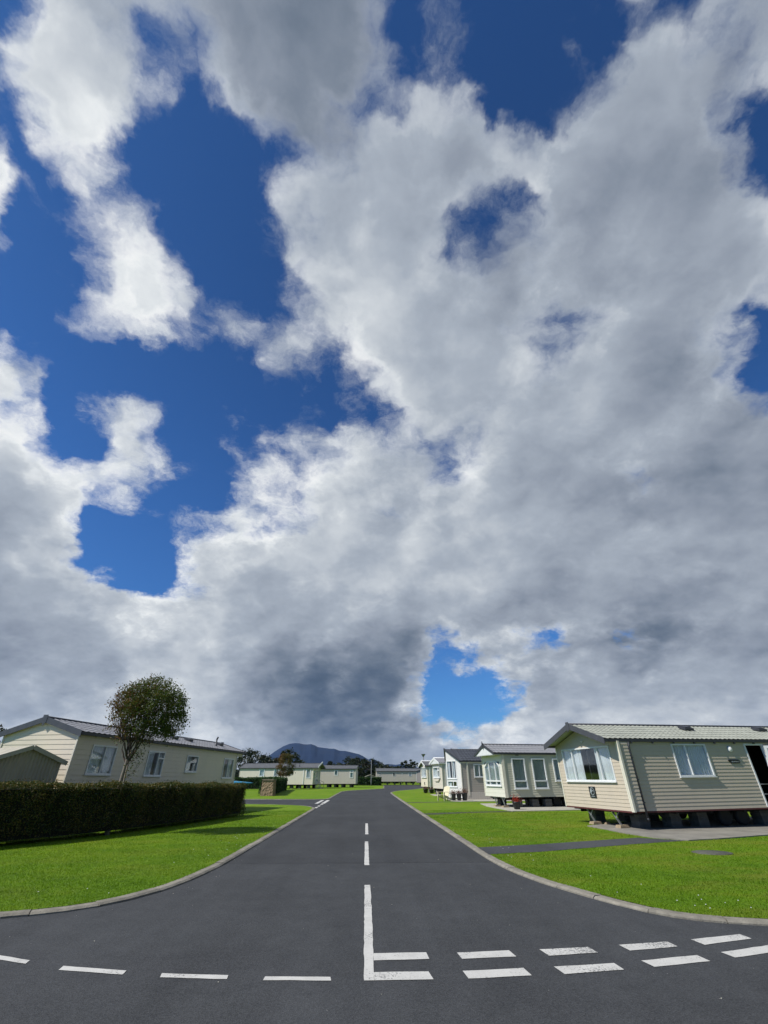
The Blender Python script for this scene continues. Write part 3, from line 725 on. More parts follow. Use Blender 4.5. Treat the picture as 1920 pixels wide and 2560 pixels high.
tag(go, 'short mown green grass on the lawns either side of the road', 'grass', kind='stuff')
# a few daisies and clover heads at the lawn edges
rnd = random.Random(11); mb = MB()
for i in range(70):
    if rnd.random() < .5: p = rnd.choice([q for q in offset(KR, -.4 - rnd.random() * .9) if q[1] < 20 and q[0] < 9])
    else: p = rnd.choice([q for q in offset(KL, .4 + rnd.random() * 1.0) if q[1] < 20 and q[0] > -8])
    x, y = p[0] + rnd.uniform(-.2, .2), p[1] + rnd.uniform(-.2, .2); s = rnd.uniform(.008, .014)
    mb.lathe([(s * .3, 0), (s, .004), (s * .5, .008), (.0005, .009)], (x, y, LZ + rnd.uniform(.016, .028)), n=6)
tag(mb.build('daisies', M['white']), 'tiny white daisies dotted along the lawn edges', 'flowers', kind='stuff')
# fallen leaf litter and grit on the road
mb = MB()
for i in range(60):
    x = rnd.uniform(-5, 5); y = rnd.uniform(4.6, 14)
    if rnd.random() < .5:
        q = rnd.choice([q for q in KL if q[1] < 20 and q[0] > -6]); x, y = q[0] + rnd.uniform(.03, .35), q[1] - rnd.uniform(0.02, .2)
    s = rnd.uniform(.006, .016); a = rnd.uniform(0, 6.3)
    c, d = math.cos(a) * s, math.sin(a) * s
    mb.frame_box((x, y, .001), (c, d, 0), (-d * .6, c * .6, 0), (0, 0, .004))
tag(mb.build('grit', M['padlight']), 'scattered pale grit and leaf crumbs on the asphalt', 'grit', kind='stuff')

# ------------------------------------------------------------------ holiday caravans
class Face:
    """a vertical wall plane: P start, D unit direction along, Nn outward normal"""
    def __init__(s, P, D, Nn): s.P = Vector((*P, 0)); s.D = Vector((*D, 0)).normalized(); s.N = Vector((*Nn, 0)).normalized()
    def pt(s, a, n, z): q = s.P + s.D * a + s.N * n; return (q.x, q.y, z)
    def box(s, mb, a0, a1, n0, n1, z0, z1):
        O = s.pt(a0, n0, z0); mb.frame_box(O, s.D * (a1 - a0), s.N * (n1 - n0), (0, 0, z1 - z0))
    def beam(s, mb, p, q, w, d, n=0):
        """bar from (a,z) to (a,z), w wide in the plane, d thick outward from n"""
        p3, q3 = Vector(s.pt(p[0], n + d / 2, p[1])), Vector(s.pt(q[0], n + d / 2, q[1]))
        mb.beam(p3, q3, d, w, up=(q3 - p3).cross(s.N))

def top_interval(top, z):
    """where a convex outline (a, z) list rises above height z"""
    zs = [p[1] for p in top]
    if z >= max(zs): return None
    a0, a1 = top[0][0], top[-1][0]
    if z > top[0][1]:
        for (a, za), (b, zb) in zip(top, top[1:]):
            if za <= z <= zb and zb > za: a0 = a + (b - a) * (z - za) / (zb - za); break
    if z > top[-1][1]:
        for (a, za), (b, zb) in list(zip(top, top[1:]))[::-1]:
            if zb <= z <= za and za > zb: a1 = a + (b - a) * (za - z) / (za - zb); break
    return a0, a1
def wall_panel(mb, F, L, z0, top, opens=(), pitch=.125, depth=.013, flat=False):
    """louvred boards with real openings; top = outline of the upper edge"""
    zt = max(p[1] for p in top)
    cuts = {z0, zt}
    for a0, a1, b0, b1 in opens: cuts |= {b0, b1}
    for p in top: cuts.add(p[1])
    rows = int(math.ceil((zt - z0) / pitch))
    for i in range(rows + 1): cuts.add(min(z0 + i * pitch, zt))
    cuts = sorted(c for c in cuts if z0 - 1e-6 <= c <= zt + 1e-6)
    def prof(z, lower):
        if flat: return 0.0
        t = ((z - z0) / pitch) % 1.0
        if lower and t > .999: t = 0.0
        if not lower and t < .001: t = 1.0
        return depth * (1 - t) ** .8
    for za, zb in zip(cuts, cuts[1:]):
        if zb - za < 1e-4: continue
        ia = top_interval(top, za + 1e-5); ib = top_interval(top, zb - 1e-5)
        if ia is None: continue
        if ib is None: ib = ((ia[0] + ia[1]) / 2,) * 2
        zm = (za + zb) / 2
        sp = sorted((a0, a1) for a0, a1, b0, b1 in opens if b0 < zm < b1)
        na, nb = prof(za, True), prof(zb, False)
        cur_a, cur_b = ia[0], ib[0]
        for a0, a1 in sp + [(None, None)]:
            ea, eb = (ia[1], ib[1]) if a0 is None else (a0, a0)
            if ea - cur_a > 1e-4 or eb - cur_b > 1e-4:
                mb.quad(F.pt(cur_a, na, za), F.pt(ea, na, za), F.pt(eb, nb, zb), F.pt(cur_b, nb, zb))
                if not flat and abs(prof(za, True) - depth) < 1e-4 and za > z0 + 1e-3:      # underside of the board above the joint
                    mb.quad(F.pt(cur_a, na, za), F.pt(ea, na, za), F.pt(ea, 0, za), F.pt(cur_a, 0, za))
            if a0 is not None: cur_a = cur_b = a1

def window(root, F, a0, a1, z0, z1, mull=(), trans=(), curt=None, fw=.055, proud=.035, sill=True, arch=0, frame='white', open_mid=None, cm='curtain', name='window'):
    """frame object with pane and curtain as its parts"""
    mb = MB()
    F.box(mb, a0, a0 + fw, -.05, proud, z0, z1); F.box(mb, a1 - fw, a1, -.05, proud, z0, z1)
    F.box(mb, a0 + fw, a1 - fw, -.05, proud - .002, z0, z0 + fw)
    if arch <= 0: F.box(mb, a0 + fw, a1 - fw, -.05, proud - .002, z1 - fw, z1)
    else:
        am = (a0 + a1) / 2
        for p, q in (((a0 + .02, z1 - .02), (am - .28 * (a1 - a0), z1 + arch)), ((am - .28 * (a1 - a0), z1 + arch), (am + .28 * (a1 - a0), z1 + arch)), ((am + .28 * (a1 - a0), z1 + arch), (a1 - .02, z1 - .02))):
            F.beam(mb, p, q, fw, .07, -.03)
    for m_ in mull:
        F.box(mb, m_ - fw * .42, m_ + fw * .42, -.045, proud - .004, z0 + fw, (z1 - fw) if arch <= 0 else z1 + arch * .9)
    for b0, b1, zz in trans: F.box(mb, b0, b1, -.044, proud + .004, zz - fw * .55, zz + fw * .55)
    if sill: F.box(mb, a0 - .02, a1 + .02, -.01, proud + .04, z0 - .035, z0 - .002)
    w = mb.build(name, M[frame], root)
    g = MB()
    ztop = (z1 - fw * .6) if arch <= 0 else None
    if arch <= 0: F.box(g, a0 + fw * .6, a1 - fw * .6, -.008, -.002, z0 + fw * .6, ztop)
    else:
        am = (a0 + a1) / 2; k = .28 * (a1 - a0)
        poly = [(a0 + .03, z0 + .03), (a1 - .03, z0 + .03), (a1 - .03, z1 - .03), (am + k, z1 + arch - .02), (am - k, z1 + arch - .02), (a0 + .03, z1 - .03)]
        g.prism([(a, z) for a, z in poly], F.pt(0, -.008, 0), F.D, (0, 0, 1), F.N * .006)
    g.build('pane', M['glass'], w)
    if curt:
        zt = z1 + max(arch, 0) + .03
        for (c0, c1) in curt:
            c = MB()
            n = max(6, int((c1 - c0) / .018)); ph = c0 * 37
            pr = None
            for i in range(n + 1):
                a = c0 + (c1 - c0) * i / n
                d = -.085 - .022 * math.sin(a * 62 + ph) - .010 * math.sin(a * 141 + ph * 2)
                d2 = -.085 - .030 * math.sin(a * 60 + ph + .5) - .012 * math.sin(a * 133 + ph * 2)
                cu = (F.pt(a, d, zt), F.pt(a + .01 * math.sin(a * 9), d2, z0 - .05))
                if pr: c.quad(pr[0], cu[0], cu[1], pr[1], True)
                pr = cu
            c.build('curtain', M[cm], w)
    return w

def tiled_slope(mb, x0, x1, ye, ze, yr, zr, colp=.28, rowp=.36, amp=.022, step=.014):
    """one roof slope of pressed tiles, eave (ye,ze) to ridge (yr,zr)"""
    nx = max(2, int(round((x1 - x0) / colp))) * 6; ln = math.hypot(yr - ye, zr - ze)
    nr = max(2, int(round(ln / rowp)))
    d = Vector((0, (yr - ye) / ln, (zr - ze) / ln)); up = Vector((0, -d.z, d.y)) if d.y > 0 else Vector((0, d.z, -d.y))
    P0 = Vector((0, ye, ze)); b = len(mb.v)
    prof = [0, .75, 1, .75, .25, 0]
    rows = []
    for r in range(nr):
        rows += [(r / nr, step), ((r + .92) / nr, step * .15), ((r + .999) / nr, 0)]
    rows.append((1.0, .0))
    for t, hgt in rows:
        for i in range(nx + 1):
            p = P0 + d * (ln * t) + up * (hgt + amp * prof[i % 6]); mb.v.append((x0 + (x1 - x0) * i / nx, p.y, p.z))
    for j in range(len(rows) - 1):
        for i in range(nx):
            a = b + j * (nx + 1) + i; mb.f.append([a, a + 1, a + nx + 2, a + nx + 1]); mb.sm.append(False)
    # underside
    q0 = P0 - up * .035; q1 = P0 + d * ln - up * .035
    mb.quad((x0, q0.y, q0.z), (x1, q0.y, q0.z), (x1, q1.y, q1.z), (x0, q1.y, q1.z))
    for xx in (x0, x1): mb.quad((xx, q0.y, q0.z), (xx, P0.y + up.y * step, P0.z + up.z * step), (xx, (P0 + d * ln).y, (P0 + d * ln).z), (xx, q1.y, q1.z))

def caravan(name_loc, theta, L, w, zb, zw, zr, wall, label, group, tile='tile_grey', trimm='trim', of=.3, ob=.15, oe=.12, tilt=0,
            sidewin=(), frontwin=(), backwin=(), colp=.28, bargem='char', bargeh=.2, gutter='char', far=False, front=True, back_front=False, pitch=.125,
            frontmat=None, prow=0, front_open=None, side_open=(), apron=True, zgt=None):
    x, y = name_loc
    root = thing('holiday_caravan', (x, y, LZ), theta, label, 'caravan', group)
    root.rotation_euler = (0, -tilt, theta)
    fr = Face((0, 0), (0, 1), (-1, 0)); sd = Face((0, 0), (1, 0), (0, -1)); bk = Face((L, 0), (0, 1), (1, 0)); op_ = Face((0, w), (1, 0), (0, 1))
    gab = [(0, zw), (w / 2, zr - .07), (w, zw)]
    mb = MB()
    wo = [(s[0] + .02, s[1] - .02, s[2] + .02, s[3] - .02 + max(s[4].get('arch', 0), 0)) for s in sidewin] + list(side_open)
    wall_panel(mb, sd, L, zb, [(0, zw), (L, zw)], wo, pitch)
    wall_panel(mb, op_, L, zb, [(0, zw), (L, zw)], (), pitch)
    fo = [(s[0] + .02, s[1] - .02, s[2] + .02, s[3] - .02 + max(s[4].get('arch', 0), 0)) for s in frontwin]
    bo = [(s[0] + .02, s[1] - .02, s[2] + .02, s[3] - .02) for s in backwin]
    if not prow and not frontmat: wall_panel(mb, fr, w, zb, gab, fo, pitch)
    wall_panel(mb, bk, w, zb, gab, bo, pitch)
    mb.box(.01, L - .01, .01, w - .01, zb, zb + .05)
    mb.build('wall', M[wall], root)
    if frontmat and not prow:
        m2 = MB(); wall_panel(m2, fr, w, zb, gab, fo, .2, .008); m2.build('front_wall', M[frontmat], root)
    for s in sidewin: window(root, sd, *s[:4], **s[4])
    for s in frontwin: window(root, fr, *s[:4], **s[4])
    for s in backwin: window(root, bk, *s[:4], **s[4])
    # roof
    sl = (zr - zw) / (w / 2)
    ze = zw - sl * oe
    rb = MB()
    tiled_slope(rb, -of, L + ob, -oe, ze + .05, w / 2, zr + .05, colp, amp=.022 if not far else .03)
    tiled_slope(rb, -of, L + ob, w + oe, ze + .05, w / 2, zr + .05, colp, amp=.022 if not far else .03)
    roof = rb.build('roof', M[tile], root)
    rc = MB(); rc.tube([(-of - .02, w / 2, zr + .065), (L + ob + .02, w / 2, zr + .065)], .055, 8); rc.build('ridge_cap', M[bargem if tile != 'tile_pale' else 'char'], roof)
    for yy, s_ in ((-oe, -1), (w + oe, 1)):
        g = MB(); g.box(-of, L + ob, min(yy - s_ * oe, yy + s_ * .07), max(yy - s_ * oe, yy + s_ * .07), ze - .05, ze + .045)
        g.build('gutter', M[gutter], root)
    for xx in (-of - .03, L + ob):
        bgm = MB()
        for ya, yb in ((-oe - .06, w / 2), (w + oe + .06, w / 2)):
            za = zw - sl * (oe + .06)
            A = Vector((xx, ya, za + .10)); B = Vector((xx, yb, zr + .10))
            bgm.frame_box(A - Vector((0, 0, bargeh)), B - A, (.03, 0, 0), (0, 0, bargeh))
        if bargem == 'char' or bargem == 'slate':
            bgm.prism([(-.1, zr + .15), (.1, zr + .15), (.1, zr - .10), (0, zr - .22), (-.1, zr - .10)], (xx - .012 if xx < 0 else xx + .028, w / 2, 0), (0, 1, 0), (0, 0, 1), (.016, 0, 0))
        bgm.build('bargeboard', M[bargem], root)
    for px, py in ((0, 0), (0, w), (L, 0), (L, w)):
        t = MB(); t.box(px - .035, px + .035, py - .03, py + .03, zb - .02, zw - .02); t.build('corner_trim', M[trimm], root)
    # running gear
    c = MB()
    for yy in (.75, w - .75): c.box(.15, L - .2, yy - .04, yy + .04, zb - .17, zb - .012)
    for i in range(int(L / 1.5)): c.box(.3 + i * 1.5, .36 + i * 1.5, .06, w - .06, zb - .11, zb - .013)
    c.box(.02, L - .02, .02, w - .02, zb - .012, zb)
    c.build('chassis', M['chassis'], root)
    return root, fr, sd, bk

def pier(pos, h, seed=0, label=None, group='block piers under the caravans'):
    """dry-laid concrete block stack"""
    root = MB(); n = max(1, int(round(h / .1))); rnd = random.Random(seed); bh = h / n
    for i in range(n):
        dx, dy = rnd.uniform(-.012, .012), rnd.uniform(-.012, .012)
        if i % 2: root.box(-.22 + dx, .22 + dx, -.22 + dy, -.004 + dy, i * bh + .002, (i + 1) * bh - .002); root.box(-.22 + dx, .22 + dx, .004 + dy, .22 + dy, i * bh + .002, (i + 1) * bh - .002)
        else: root.box(-.22 + dx, -.004 + dx, -.22 + dy, .22 + dy, i * bh + .002, (i + 1) * bh - .002); root.box(.004 + dx, .22 + dx, -.22 + dy, .22 + dy, i * bh + .002, (i + 1) * bh - .002)
    o = root.build('block_pier', M['block']); o.location = pos
    return tag(o, label, 'block pier', group)
def local(root, x, y, z=0):
    m_ = Matrix.Translation(root.location) @ root.rotation_euler.to_matrix().to_4x4()
    return m_ @ Vector((x, y, z))
def wheel(root, x, y, r=.30):
    mb = MB(); mb.lathe([(r * .55, -.09), (r * .93, -.10), (r, -.06), (r, .06), (r * .93, .10), (r * .55, .09)], n=24, axis='Y')
    o = mb.build('wheel', M['rubber'], root); o.location = (x, y, r)
    h = MB(); h.lathe([(.001, -.05), (r * .25, -.06), (r * .5, -.03), (r * .56, -.08), (r * .56, .05)], n=20, axis='Y'); h.build('rim', M['steel'], o)
def steady(root, x, y, zb, reach=-.1, side=1):
    s = MB(); s.beam((x, y + .5, zb - .05), (x + reach, y, .10), .055, .045); s.beam((x, y + .12, zb - .06), (x + reach * .4, y + .30, zb * .55), .025, .025)
    s.box(x + reach - .08, x + reach + .08, y - .08, y + .08, .078, .105)
    s.box(x - .05, x + .05, y + .08, y + .62, zb - .06, zb - .012)
    return s.build('corner_steady', M['steel'], root)
def wood_block(root, x, y, label, h=.085, lx=.2, ly=.13):
    mb = MB(); mb.box(-lx, lx, -ly, ly, 0, h * .52); mb.box(-lx + .03, lx - .02, -ly + .02, ly - .01, h * .52 + .001, h)
    o = mb.build('timber_block', M['timber']); p = local(root, x, y); o.location = (p.x, p.y, LZ + .032); o.rotation_euler.z = root.rotation_euler.z + .1
    return tag(o, label, 'timber block')

TH = rad(11)
# ---- nearest caravan on the right: beige, open door, open front window
zb, zw, zr = .56, 2.78, 3.42
LR = 10.4
roof_group = None
v1, fr, sd, bk = caravan((9.34, 18.12), TH, LR, 4.05, zb, zw, zr, 'beige', 'beige caravan nearest the camera on the right, with its white door open', 'caravans in the row right of the road',
    pitch=.115, tile='tile_pale', of=.52, ob=.2, oe=.03, tilt=rad(.55), bargem='slate', bargeh=.21, colp=.22,
    sidewin=[(2.38, 3.97, 1.58, 2.66, dict(mull=[3.0], curt=[(2.42, 3.93)], fw=.05))],
    frontwin=[(.46, 3.64, 1.45, 2.63, dict(mull=[1.2, 2.93], curt=[(.50, 1.22), (1.22, 1.52), (2.42, 2.95), (2.95, 3.6)], fw=.05))],
    side_open=[(5.90, 6.72, zb + .06, 2.62)])
# side bay: front section stands proud
mb = MB(); F2 = Face((0.0, -.085), (1, 0), (0, -1)); wall_panel(mb, F2, .40, zb, [(0, zw - .03), (.40, zw - .03)], (), .115, .013)
F3 = Face((.40, -.085), (0, 1), (1, 0)); wall_panel(mb, F3, .085, zb, [(0, zw - .03), (.085, zw - .03)], (), .125, .005, flat=True)
mb.quad((0, -.085, zb), (0, 0, zb), (0, 0, zw - .03), (0, -.085, zw - .03)); mb.quad((0, -.085, zb), (.4, -.085, zb), (.4, 0, zb), (0, 0, zb))
mb.build('side_panel', M['beige'], v1)
mb = MB(); mb.box(-.045, .035, -.125, -.05, zb - .02, zw - .03); mb.build('corner_trim', M['trim'], v1)
mb = MB(); mb.tube([(.47, -.10, 2.72), (.45, -.075, 2.55), (.45, -.075, .36)], .036, 10)
mb.tube([(.45, -.075, .36), (.45, -.12, .30)], .036, 10)
for z in (.8, 1.5, 2.2): mb.box(.40, .50, -.115, -.02, z, z + .03)
mb.build('downpipe', M['char'], v1)
mb = MB(); mb.box(.0, LR, -.012, .0, zb - .05, zb - .004); mb.box(-.012, 0, 0, 4.05, zb - .05, zb - .004); mb.build('floor_rail', M['redbrown'], v1)
for i in range(10):
    mb = MB(); mb.box(.6 + i * .95, .63 + i * .95, -.11, -.03, zw - .115, zw - .05); mb.build('gutter_clip', M['char'], v1)
# door: frame, opened leaf, handle, dark inside with rails
mb = MB(); sd.box(mb, 5.84, 5.90, -.05, .03, zb + .02, 2.68); sd.box(mb, 6.72, 6.78, -.05, .03, zb + .02, 2.68); sd.box(mb, 5.90, 6.72, -.05, .028, 2.62, 2.68); sd.box(mb, 5.9, 6.72, -.05, .05, zb + .02, zb + .06)
df = mb.build('door_frame', M['white'], v1)
ang = rad(-62); dd = Vector((-math.cos(ang) * -1, math.sin(ang), 0))
hx, hy = 6.76, -.035
DF = Face((hx, hy), (math.cos(rad(-50)), math.sin(rad(-50))), (math.sin(rad(-50)), -math.cos(rad(-50))))
DF = Face((hx, hy), (math.cos(rad(-28)), math.sin(rad(-28))), (math.sin(rad(-28)), -math.cos(rad(-28))))
mb = MB(); z0, z1 = zb + .07, 2.61
DF.box(mb, 0, .09, 0, .05, z0, z1); DF.box(mb, .72, .81, 0, .05, z0, z1); DF.box(mb, .09, .72, 0, .049, z1 - .09, z1); DF.box(mb, .09, .72, 0, .049, z0, z0 + .75); DF.box(mb, .09, .72, .0, .048, z0 + 1.0, z0 + 1.06)
door = mb.build('door', M['white'], v1, 'white half-glazed door standing open against the wall')
mb = MB(); DF.box(mb, .09, .72, .02, .028, z0 + 1.06, z1 - .09); DF.box(mb, .09, .72, .02, .028, z0 + .75, z0 + 1.0); mb.build('pane', M['glass'], door)
mb = MB(); DF.box(mb, .09, .72, .032, .04, z0 + 1.06, z1 - .09); mb.build('blind', M['curtain2'], door)
mb = MB(); DF.box(mb, .75, .78, .05, .075, z0 + .95, z0 + 1.10); DF.box(mb, .66, .78, .075, .09, z0 + 1.04, z0 + 1.065); mb.build('handle', M['steel'], door)
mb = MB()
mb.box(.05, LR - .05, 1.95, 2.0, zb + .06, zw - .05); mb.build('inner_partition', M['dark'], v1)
for z in (1.30, .98):
    mb = MB(); mb.tube([(5.92, -.03, z), (6.70, -.03, z)], .009, 8); mb.build('safety_rail', M['steel'], v1)
# bulkhead lamp, name plaque
mb = MB(); mb.lathe([(.10, 0), (.10, -.02), (.085, -.05), (.05, -.075), (.001, -.085)], (0, 0, 0), 20, 'Y'); lo = mb.build('wall_lamp', M['shrubrim'], v1); lo.location = (5.08, -.022, 2.48)
mb = MB(); sd.box(mb, 5.0, 5.16, .0, .024, 2.37, 2.59); mb.build('lamp_bracket', M['silver'], lo).matrix_parent_inverse = Matrix.Identity(4)
bpy.data.objects['lamp_bracket'].location = (-5.08, .022, -2.48)
mb = MB(); mb.prism([(4.80, 2.09), (4.84, 2.13), (5.30, 2.13), (5.345, 2.10), (5.345, 2.03), (5.30, 2.0), (4.90, 2.0)], (0, -.024, 0), (1, 0, 0), (0, 0, 1), (0, -.012, 0)); pl = mb.build('name_plaque', M['black'], v1)
mb = MB(); rnd = random.Random(4); a = 4.95
while a < 5.29:
    w_ = rnd.choice([.022, .03, .038]); h_ = rnd.choice([.035, .05, .05])
    sd.box(mb, a, a + .007, .0365, .0385, 2.035, 2.035 + h_); sd.box(mb, a + .007, a + w_ - .006, .0365, .0385, 2.035 + (h_ - .008) * rnd.random(), 2.045 + (h_ - .012) * .5); a += w_ + .006
mb.build('faint_lettering', M['silver'], pl)
# maker's panel under the front window: dark plate, pale ring and swoosh
mb = MB(); a0, a1, z0, z1 = 1.84, 2.23, .90, 1.27
fr.box(mb, a0, a1, .018, .032, z0, z1); bd = mb.build('badge', M['black'], v1)
mb = MB(); ca, cz, R_ = (a0 + a1) / 2, z0 + .215, .128
def ring(mb, pts0, pts1, n=.0325):
    for (p, q), (r_, s_) in zip(zip(pts0, pts0[1:]), zip(pts1, pts1[1:])):
        mb.prism([p, q, s_, r_], fr.pt(0, n, 0), fr.D, (0, 0, 1), fr.N * .002)
cir = lambda r_, c0=0, c1=0, t0=0, t1=360, n=36: [(ca + c0 + r_ * math.cos(rad(t0 + (t1 - t0) * i / n)), cz + c1 + r_ * math.sin(rad(t0 + (t1 - t0) * i / n))) for i in range(n + 1)]
ring(mb, cir(R_), cir(R_ - .016))
ring(mb, cir(.088, .02, -.005, -60, 115, 18), [(ca + .02 + (.088 - .038 * math.sin(math.pi * i / 18)) * math.cos(rad(-60 + 175 * i / 18)) - .012, cz - .005 + (.088 - .038 * math.sin(math.pi * i / 18)) * math.sin(rad(-60 + 175 * i / 18))) for i in range(19)])
mb.build('emblem_ring', M['silver'], bd)
mb = MB(); mb.prism([(ca + .09, cz + .01), (ca - .03, cz + .035), (ca - .085, cz - .01), (ca - .02, cz + .008), (ca + .05, cz - .02)], fr.pt(0, .0325, 0), fr.D, (0, 0, 1), fr.N * .002)
mb.build('emblem', M['silver'], bd); mb = MB()
for i in range(6): fr.box(mb, a0 + .09 + i * .036, a0 + .115 + i * .036, .0325, .0345, z0 + .035, z0 + .06)
mb.build('faint_lettering', M['silver'], bd)
# gable ornament, roof vents
mb = MB(); fr.beam(mb, (1.93, 2.86), (2.12, 2.86), .03, .02, .02); fr.beam(mb, (2.03, 2.86), (2.03, 2.80), .05, .02, .02); mb.build('gable_ornament', M['trim'], v1)
sl1 = (zr - zw) / (4.05 / 2)
for xx in (4.7, 8.6):
    mb = MB(); yy = 1.35; z_ = zw + sl1 * yy + .1; mb.frame_box((xx - .22, yy - .18, z_ - .06), (.44, 0, 0), (0, .36, .36 * sl1), (0, -.02, .07)); mb.frame_box((xx - .17, yy - .13, z_ + .01), (.34, 0, 0), (0, .26, .26 * sl1), (0, -.02, .05)); mb.build('roof_vent', M['char'], v1)
for yy in (.85, 2.36): steady(v1, .14, yy, zb, -.10)
wood_block(v1, .06, .85, 'low timber packing block under the steady leg nearest the camera, below the nearest right-hand caravan')
wood_block(v1, .04, 2.36, 'low timber packing block under the far steady leg of the nearest right-hand caravan')
wood_block(v1, .45, 2.2, 'small loose timber offcut on the grass edge behind the far steady leg', h=.07, lx=.1, ly=.06)
for xx, yy in ((4.3, .55), (5.1, .55), (4.3, 3.5), (5.1, 3.5)): wheel(v1, xx, yy, .29)
k = 0
for xx in (.75, 2.1, 3.3, 6.2, 7.6, 9.2):
    for yy in (.72, 3.2):
        p = local(v1, xx, yy); k += 1
        pier((p.x, p.y, LZ + .031), zb - .12 - .035 + (xx * .0096), k, 'stack of concrete blocks carrying the nearest right-hand caravan', 'block piers under the nearest right-hand caravan').rotation_euler.z = TH

# ---- second: sage green boards with white canopy and three-light bow window
zb, zw, zr = .55, 2.90, 3.42
v2, fr, sd, bk = caravan((8.52, 31.45), TH, 9.5, 2.95, zb, zw, zr, 'sage', 'sage green caravan with white front canopy and tall curtained windows, second in the right-hand row', 'caravans in the row right of the road',
    tile='tile_lilac', of=.5, ob=.15, oe=.03, tilt=rad(.2), bargem='char', bargeh=.16, frontmat='sagelight', colp=.26, trimm='trim',
    sidewin=[(.66, 1.58, .98, 2.64, dict(trans=[(.70, 1.54, 1.40)], curt=[(.7, 1.54)], cm='curtain2', fw=.07, proud=.06)),
             (2.05, 3.0, .98, 2.64, dict(trans=[(2.09, 2.96, 1.40)], curt=[(2.09, 2.96)], cm='curtain2', fw=.07, proud=.06)),
             (3.55, 4.45, 1.38, 2.64, dict(curt=[(3.6, 4.4)], cm='curtain2', fw=.07, proud=.06))],
    frontwin=[(.35, 2.62, 1.13, 2.22, dict(mull=[1.02, 1.95], trans=[(.41, 2.56, 1.40)], curt=[(.4, 2.57)], cm='curtain2', fw=.075, arch=.26, proud=.05))])
mb = MB(); mb.prism([(-.05, zw - .05), (3.0, zw - .05), (1.475, zr + .0)], (-.47, 0, 0), (0, 1, 0), (0, 0, 1), (.03, 0, 0)); mb.box(-.46, -.03, -.04, 2.99, zw - .075, zw - .045); mb.build('canopy_panel', M['white'], v2)
mb = MB(); mb.prism([(-.06, -.1), (.06, -.1), (.05, .16), (0, .24), (-.05, .16)], (-.56, 1.475, zr), (0, 1, 0), (0, 0, 1), (.03, 0, 0)); mb.build('finial', M['char'], v2)
mb = MB(); sd.box(mb, 1.0, 1.22, .0, .035, 2.78, 2.82); mb.build('vent_cover', M['block'], v2)
mb = MB(); mb.box(.05, .16, -.05, -.02, zb - .02, zw - .06); mb.build('corner_post', M['trim'], v2)
for yy in (.25, 1.35): steady(v2, .10, yy, zb, -.10)
wood_block(v2, .0, .25, 'grey block under the nearer steady leg of the sage green caravan')
wood_block(v2, .0, 1.35, 'grey block under the farther steady leg of the sage green caravan')
for xx, yy in ((3.7, .5), (4.4, .5), (3.7, 2.4), (4.4, 2.4)): wheel(v2, xx, yy, .28)
for xx in (.9, 2.0, 2.9, 5.4, 7.2):
    for yy in (.35, 2.5):
        p = local(v2, xx, yy); k += 1; pier((p.x, p.y, LZ + .036), zb - .12 - .04 + xx * .0035, k, 'stack of blocks carrying the sage green caravan', 'block piers under the sage green caravan').rotation_euler.z = TH

# ---- third: taupe with prow front, white render and slate roof
zb, zw, zr = .60, 2.82, 3.72
v3, fr, sd, bk = caravan((8.10, 43.2), rad(10), 9.5, 3.5, zb, zw, zr, 'mauve', 'taupe caravan with dark slate roof and pointed white glazed front, third in the right-hand row', 'caravans in the row right of the road',
    tile='tile_dark', of=.12, ob=.15, oe=.04, bargem='char', bargeh=.12, colp=.3, prow=.7,
    sidewin=[(1.15, 2.15, 1.62, 2.60, dict(mull=[1.65], curt=[(1.2, 2.1)], cm='curtain2', fw=.075, proud=.05)), (5.0, 6.2, 1.5, 2.6, dict(mull=[5.6], curt=[(5.0, 6.2)], cm='curtain2'))])
w3 = 3.5; PT = Vector((-.72, w3 / 2)); hyp = math.hypot(.72, w3 / 2)
for tag_i, (P, D) in enumerate((((0, 0), (PT.x / hyp, PT.y / hyp)), ((0, w3), (PT.x / hyp, -PT.y / hyp)))):
    Nn = (-D[1], D[0]) if tag_i == 0 else (D[1], -D[0])
    if tag_i == 0: Nn = (-abs(D[1]), D[0])
    else: Nn = (-abs(D[1]), -D[0])
    FP = Face(P, D, Nn)
    ops = [(.62, 1.80, 1.52, 2.86), (.62, 1.80, .92, 1.34)]
    mb = MB(); wall_panel(mb, FP, hyp, .12, [(0, zw - .02), (hyp, zr + .0)], ops, .2, .002, flat=True); fw_ = mb.build('front_wall', M['render'], v3)
    window(v3, FP, .6, 1.82, 1.5, 2.88, mull=[1.10], curt=[(.9, 1.15), (1.5, 1.8)], fw=.07, proud=.03)
    window(v3, FP, .6, 1.82, .90, 1.36, mull=[1.10], curt=[(1.4, 1.75)], fw=.07, proud=.03)
mb = MB()
for ya, s_ in ((-.12, -1), (w3 + .12, 1)):
    za = zw - .06
    A = Vector((-.15, ya, za + .06)); T_ = Vector((-.85, w3 / 2, zr + .09)); B = Vector((-.12, w3 / 2, zr + .07)); 
    mb.add([A, T_, Vector((.3, w3 / 2, zr + .09)), Vector((.1, ya, za + .10)), A - Vector((0, 0, .05)), T_ - Vector((0, 0, .06)), Vector((.3, w3 / 2, zr + .02)), Vector((.1, ya, za + .04))],
           [(0, 1, 2, 3), (7, 6, 5, 4), (0, 4, 5, 1), (1, 5, 6, 2), (2, 6, 7, 3), (3, 7, 4, 0)])
mb.build('prow_roof', M['tile_dark'], v3)
for ya in (-.13, w3 + .13):
    mb = MB(); A = Vector((-.16, ya, zw + .02)); T_ = Vector((-.86, w3 / 2, zr + .10)); mb.beam(A, T_, .05, .13); mb.build('prow_trim', M['char'], v3)
mb = MB(); mb.box(.50, .62, -.06, -.02, zb - .3, zw - .05); mb.build('downpipe', M['trim'], v3)
mb = MB(); mb.box(.0, 9.5, -.03, -.02, zw - .17, zw - .03); mb.build('white_trim', M['trim'], v3)
